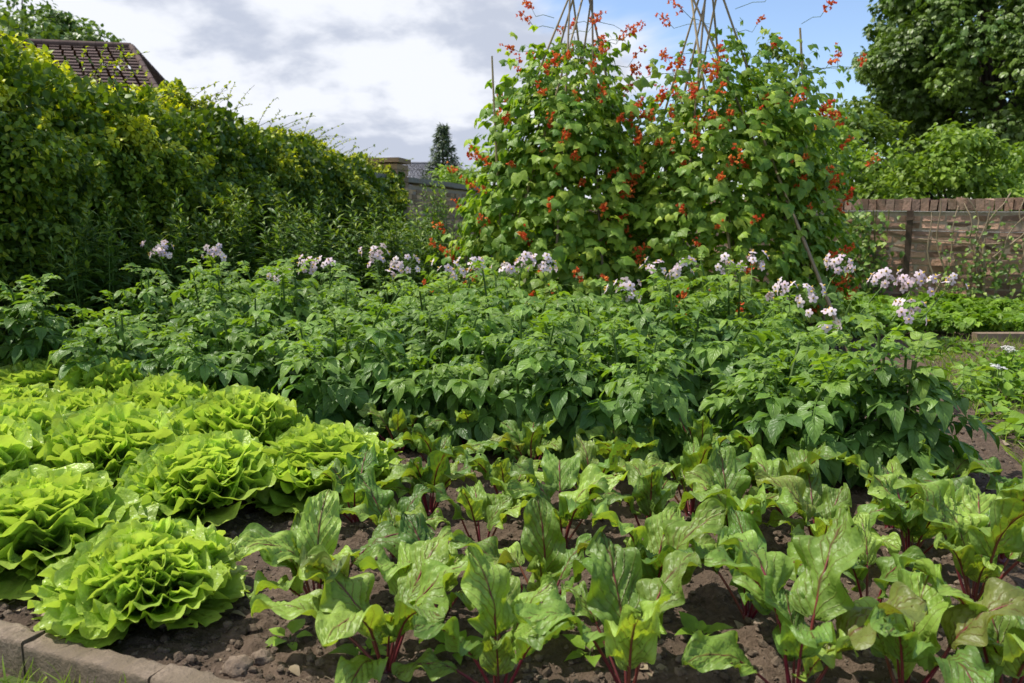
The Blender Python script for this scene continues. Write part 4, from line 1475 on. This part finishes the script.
# ------------------------------------------------------------------ trees and bushes
def tree(name, label, cat, p, trunk_h, ctr, rad, nclump, nleaf, mat, ls, temps, clump_r, trunk_r=0.12, group=None, seed=0, flat=0.75):
    p = np.array([p[0], p[1], -0.03])
    t = thing(name, label, cat, p, group)
    r = np.random.default_rng(seed)
    ctr = np.array(ctr, float)
    cb, fb = Buf(), Buf()
    tube(cb, [[0, 0, -0.05], [0.02, 0, trunk_h * 0.5], [0, 0.03, trunk_h], [0, 0, ctr[2]]], [trunk_r * 1.25, trunk_r, trunk_r * 0.85, trunk_r * 0.35], 9)
    v = norm(r.normal(0, 1, (nclump, 3)))
    f = r.uniform(0.35, 1.0, nclump) ** 0.5
    lump = np.array([1 + 0.32 * noise.noise(Vector(q) * 1.8 + Vector((seed, 0, 0))) for q in v])
    cs = ctr + v * (f * lump)[:, None] * np.array(rad)
    br = Buf()
    for k in range(min(nclump, 26)):
        s = np.array([0, 0, trunk_h * r.uniform(0.75, 1.0) + (ctr[2] - trunk_h) * r.uniform(0, 0.7)])
        e = cs[k]
        mid = (s + e) / 2 + np.array([0, 0, -0.05 * np.linalg.norm(e - s)]) + r.normal(0, 0.06, 3) * np.linalg.norm(e - s)
        tube(br, [s, (s + mid) / 2, mid, (mid + e) / 2, e], np.array([0.45, 0.35, 0.25, 0.16, 0.07]) * trunk_r, 5)
    tt, PP, DD, NN, SS = [], [], [], [], []
    for k in range(nclump):
        n = int(nleaf * r.uniform(0.7, 1.3))
        w = norm(r.normal(0, 1, (n, 3)))
        cr = clump_r * r.uniform(0.6, 1.35)
        PP.append(cs[k] + w * (r.uniform(0.2, 1, n) ** 0.5)[:, None] * cr * np.array([1.1, 1.1, flat]))
        DD.append(norm(w * [1, 1, 0.3] + np.array([0, 0, -0.35]) + r.normal(0, 0.5, (n, 3))))
        NN.append(norm(np.array([0, 0, 1.0]) + 0.4 * w + r.normal(0, 0.35, (n, 3))))
        SS.append(ls * r.uniform(0.65, 1.25, n))
        base = r.uniform(0, 0.5)
        tt.append(np.stack([np.clip(base + r.uniform(0, 0.5, n), 0, 1), r.uniform(0, 0.5, n), np.clip(r.uniform(0.15, 0.85) + r.uniform(-.2, .2, n), 0, 1)], 1))
    spread(fb, temps, np.concatenate(PP), np.concatenate(DD), np.concatenate(NN), np.concatenate(SS), np.concatenate(tt))
    tr = cb.build('trunk', M['bark'], t)
    br.build('branches', M['bark'], t)
    fb.build('crown', mat, t)
    return t


QUAD = [blade_template(3, 3, ovate, 0.42, 0.2, 0.3, seed=600 + i) for i in range(3)]
# big broadleaf tree on the right
tree('broadleaf_tree', 'large dark green broadleaf tree towering over the right wall', 'tree', (10.35, 17.5), 1.6, (0, 0, 4.2), (2.9, 2.9, 3.3), 260, 210, M['tree'], 0.125, PALM, 0.55, 0.22, seed=3)
tree('broadleaf_tree', 'second broadleaf tree crown at the far right edge behind the wall', 'tree', (15.2, 19), 1.6, (0, 0, 4.4), (3.0, 2.8, 3.6), 190, 150, M['tree'], 0.135, PALM, 0.6, 0.22, seed=5)
tree('garden_bush', 'bright green bush rising just above the right wall coping', 'bush', (5.6, 10.2), 0.5, (0, 0, 1.15), (0.95, 0.8, 0.82), 60, 130, M['bush'], 0.085, SMALL, 0.24, 0.05, seed=7)
tree('garden_bush', 'mid green bush between the beans and the bright bush', 'bush', (5.15, 12.8), 0.6, (0, 0, 1.35), (1.15, 1.0, 1.15), 70, 120, M['hedge'], 0.10, SMALL, 0.28, 0.06, seed=8)
tree('garden_bush', 'rounded bush behind the wall at the right edge of the photo', 'bush', (7.4, 11.0), 0.5, (0, 0, 0.95), (1.1, 0.8, 0.7), 60, 110, M['bush'], 0.09, SMALL, 0.25, 0.05, seed=9)
tree('garden_bush', 'pale bush with loose foliage behind the right bean plants', 'bush', (4.1, 11.5), 0.5, (0, 0, 1.3), (0.8, 0.8, 1.0), 50, 120, M['bush'], 0.09, SMALL, 0.26, 0.05, seed=10)
tree('garden_bush', 'dark bush seen through the gap between the two wigwams', 'bush', (1.4, 8.9), 0.4, (0, 0, 0.7), (1.3, 0.6, 0.55), 60, 110, M['hedge'], 0.08, SMALL, 0.25, 0.05, seed=12)
tree('sapling', 'slender sapling whose leafy top shows above the right-hand beans', 'tree', (2.72, 8.6), 1.6, (0.05, 0, 2.3), (0.26, 0.25, 0.45), 16, 32, M['hedge'], 0.075, SMALL, 0.13, 0.022, seed=13)
tree('garden_bush', 'light green bush at the foot of the small fir', 'bush', (-1.25, 20), 0.5, (0, 0, 1.25), (0.9, 0.8, 0.75), 40, 90, M['bush'], 0.13, SMALL, 0.28, 0.05, seed=14)
# tree behind the roof on the left
tree('broadleaf_tree', 'dark rounded tree behind the tiled roof on the left', 'tree', (-12.2, 20.5), 2.0, (0, 0, 4.3), (2.3, 2.2, 1.7), 120, 150, M['tree'], 0.16, SMALL, 0.5, 0.2, seed=15)
tree('broadleaf_tree', 'second dark tree behind the roof, cut off by the left edge', 'tree', (-16.0, 22), 2.0, (0, 0, 4.6), (2.6, 2.2, 2.0), 100, 130, M['tree'], 0.18, SMALL, 0.55, 0.2, seed=16)

# distant fir
t = thing('fir_tree', 'small dark fir standing against the sky beyond the far wall', 'tree', (-2.2, 26, -0.03))
Hf = at_y(445, 124, 26)[2]
cb, fb = Buf(), Buf()
tube(cb, [[0, 0, -0.05], [0, 0, Hf * 0.5], [0, 0, Hf]], [0.1, 0.06, 0.01], 7)
PP, DD = [], []
for k in range(240):
    f = 0.12 + 0.88 * (k // 8 + U(0, 0.25)) / 30
    z = Hf * f
    L_ = ((1 - f) * 1.55 + 0.05) * U(0.7, 1.1)
    az = U(0, 6.28)
    h = np.array([math.cos(az), math.sin(az), 0])
    e = h * L_ + np.array([0, 0, z + 0.12 * L_])
    s = np.array([0, 0, z])
    tube(cb, [s, (s + e) / 2 + [0, 0, -0.05 * L_], e], [0.02, 0.012, 0.005], 4)
    for q in U(0.2, 1, 15):
        PP.append(s + (e - s) * q)
        DD.append(norm(h * 0.8 + rng.normal(0, .55, 3) + [0, 0, -0.15]))
PP, DD = np.array(PP), np.array(DD)
n = len(PP)
spread(fb, LANCE, PP, DD, np.tile([0, 0, 1.0], (n, 1)) + rng.normal(0, .5, (n, 3)), U(0.11, 0.22, n), tints(n))
cb.build('trunk', M['bark'], t)
fb.build('crown', M['fir'], t)

# ------------------------------------------------------------------ houses
def hip_house(label, p, size, eave, ridge, hip, rot, mroof, mwall, course=0.14, rname='house'):
    t = thing(rname, label, 'house', (p[0], p[1], -0.03))
    t.rotation_euler = (0, 0, rot)
    sx_, sy_ = size
    wb = Buf()
    box(wb, (0, 0, eave / 2), (sx_, sy_, eave))
    wall = wb.build('wall', mwall, t, smooth=False)
    rb = Buf()
    ov = 0.25
    X, Y = sx_ / 2 + ov, sy_ / 2 + ov
    rx = X - hip
    nC = int(math.hypot(Y, ridge - eave) / course)

    def slope(a0, a1, b0, b1):
        # rows of overlapping tiles from eave edge (a0-a1) to ridge edge (b0-b1)
        a0, a1, b0, b1 = map(np.array, (a0, a1, b0, b1))
        nrm_ = norm(np.cross(a1 - a0, b0 - a0))
        for c in range(nC):
            f0, f1 = c / nC, min(1, (c + 1.15) / nC)
            l0, r0 = a0 + (b0 - a0) * f0, a1 + (b1 - a1) * f0
            l1, r1 = a0 + (b0 - a0) * f1, a1 + (b1 - a1) * f1
            Lr = np.linalg.norm(r0 - l0)
            nt_ = max(1, int(Lr / 0.2))
            for k in range(nt_):
                g0, g1 = k / nt_, (k + 1) / nt_ - 0.006
                q = np.array([l0 + (r0 - l0) * g0, l0 + (r0 - l0) * g1, l1 + (r1 - l1) * g1, l1 + (r1 - l1) * g0])
                q[:2] += nrm_ * (0.03 + U(0, 0.008))
                lo = q[:2] - nrm_ * 0.025
                rb.add(np.concatenate([q, lo]), [[0, 1, 2, 3], [4, 5, 1, 0]], None, (U(0, 1), .5, U(0.2, 0.8)))
    slope((-X, -Y, eave), (X, -Y, eave), (-rx, 0, ridge), (rx, 0, ridge))
    slope((X, Y, eave), (-X, Y, eave), (rx, 0, ridge), (-rx, 0, ridge))
    slope((X, -Y, eave), (X, Y, eave), (rx, 0, ridge), (rx, 0.001, ridge))
    slope((-X, Y, eave), (-X, -Y, eave), (-rx, 0.001, ridge), (-rx, 0, ridge))
    roof = rb.build('roof', mroof, t, smooth=False)
    cp = Buf()
    for k in np.arange(-rx, rx, 0.3):
        tube(cp, [[k, 0, ridge + 0.02], [min(rx, k + 0.31), 0, ridge + 0.02]], 0.07, 6, (U(0, 1), .5, U(.2, .7)))
    for sgn in (-1, 1):
        for k in np.linspace(0, 1, 14)[:-1]:
            a = np.array([X, sgn * Y, eave]) * (1 - k) + np.array([rx, 0, ridge]) * k
            e = np.array([X, sgn * Y, eave]) * (0.93 - k) + np.array([rx, 0, ridge]) * (k + 0.07)
            tube(cp, [a + [0, 0, .03], e + [0, 0, .03]], 0.055, 6, (U(0, 1), .5, U(.2, .7)))
    cp.build('ridge_tiles', mroof, roof, smooth=True)
    for k in (-0.28, 0.05, 0.3):
        wf = Buf()
        wx = k * sx_
        for (ox, oz, wx_, wz_) in ((0, 0.55, 1.0, 0.08), (0, -0.55, 1.0, 0.08), (-0.48, 0, 0.08, 1.02), (0.48, 0, 0.08, 1.02), (0, 0, 0.05, 1.02)):
            box(wf, (wx + ox, -sy_ / 2 - 0.02, eave * 0.58 + oz), (wx_, 0.06, wz_))
        fo = wf.build('window', M['render'], wall, smooth=False)
        pn = Buf()
        box(pn, (wx, -sy_ / 2 - 0.003, eave * 0.58), (0.9, 0.02, 1.0))
        pn.build('pane', M['glass'], fo, smooth=False)
    return t


rp = at_y(131, 46, 15.5)
HW, HD = 9.0, 5.5
rot = R(12)
hx = HW / 2 + 0.25 - 1.3
cx0 = rp[0] - hx * math.cos(rot)
cy0 = rp[1] - hx * math.sin(rot)
hip_house('brown tiled cottage roof rising behind the hedge on the left', (cx0, cy0), (HW, HD), rp[2] - 1.75, rp[2], 1.3, rot, M['roof_tile'], M['old_brick'])
gp = at_y(432, 163, 42)
hip_house('distant house with grey slate roof left of the fir', (gp[0] - 1.0, gp[1]), (6.0, 4.5), gp[2] - 1.3, gp[2], 1.0, 0.1, M['slate'], M['render'])

# ------------------------------------------------------------------ render settings
sc.view_settings.view_transform = 'Standard'
sc.view_settings.look = 'None'
sc.view_settings.exposure = 0
sc.view_settings.gamma = 1
sc.render.engine = 'CYCLES'
cy = sc.cycles
cy.max_bounces = 10
cy.diffuse_bounces = 5
cy.glossy_bounces = 2
cy.transmission_bounces = 8
cy.transparent_max_bounces = 8
cy.caustics_reflective = False
cy.caustics_refractive = False
cy.sample_clamp_indirect = 6
cy.use_denoising = True
try:
    cy.denoiser = 'OPENIMAGEDENOISE'
except Exception:
    pass
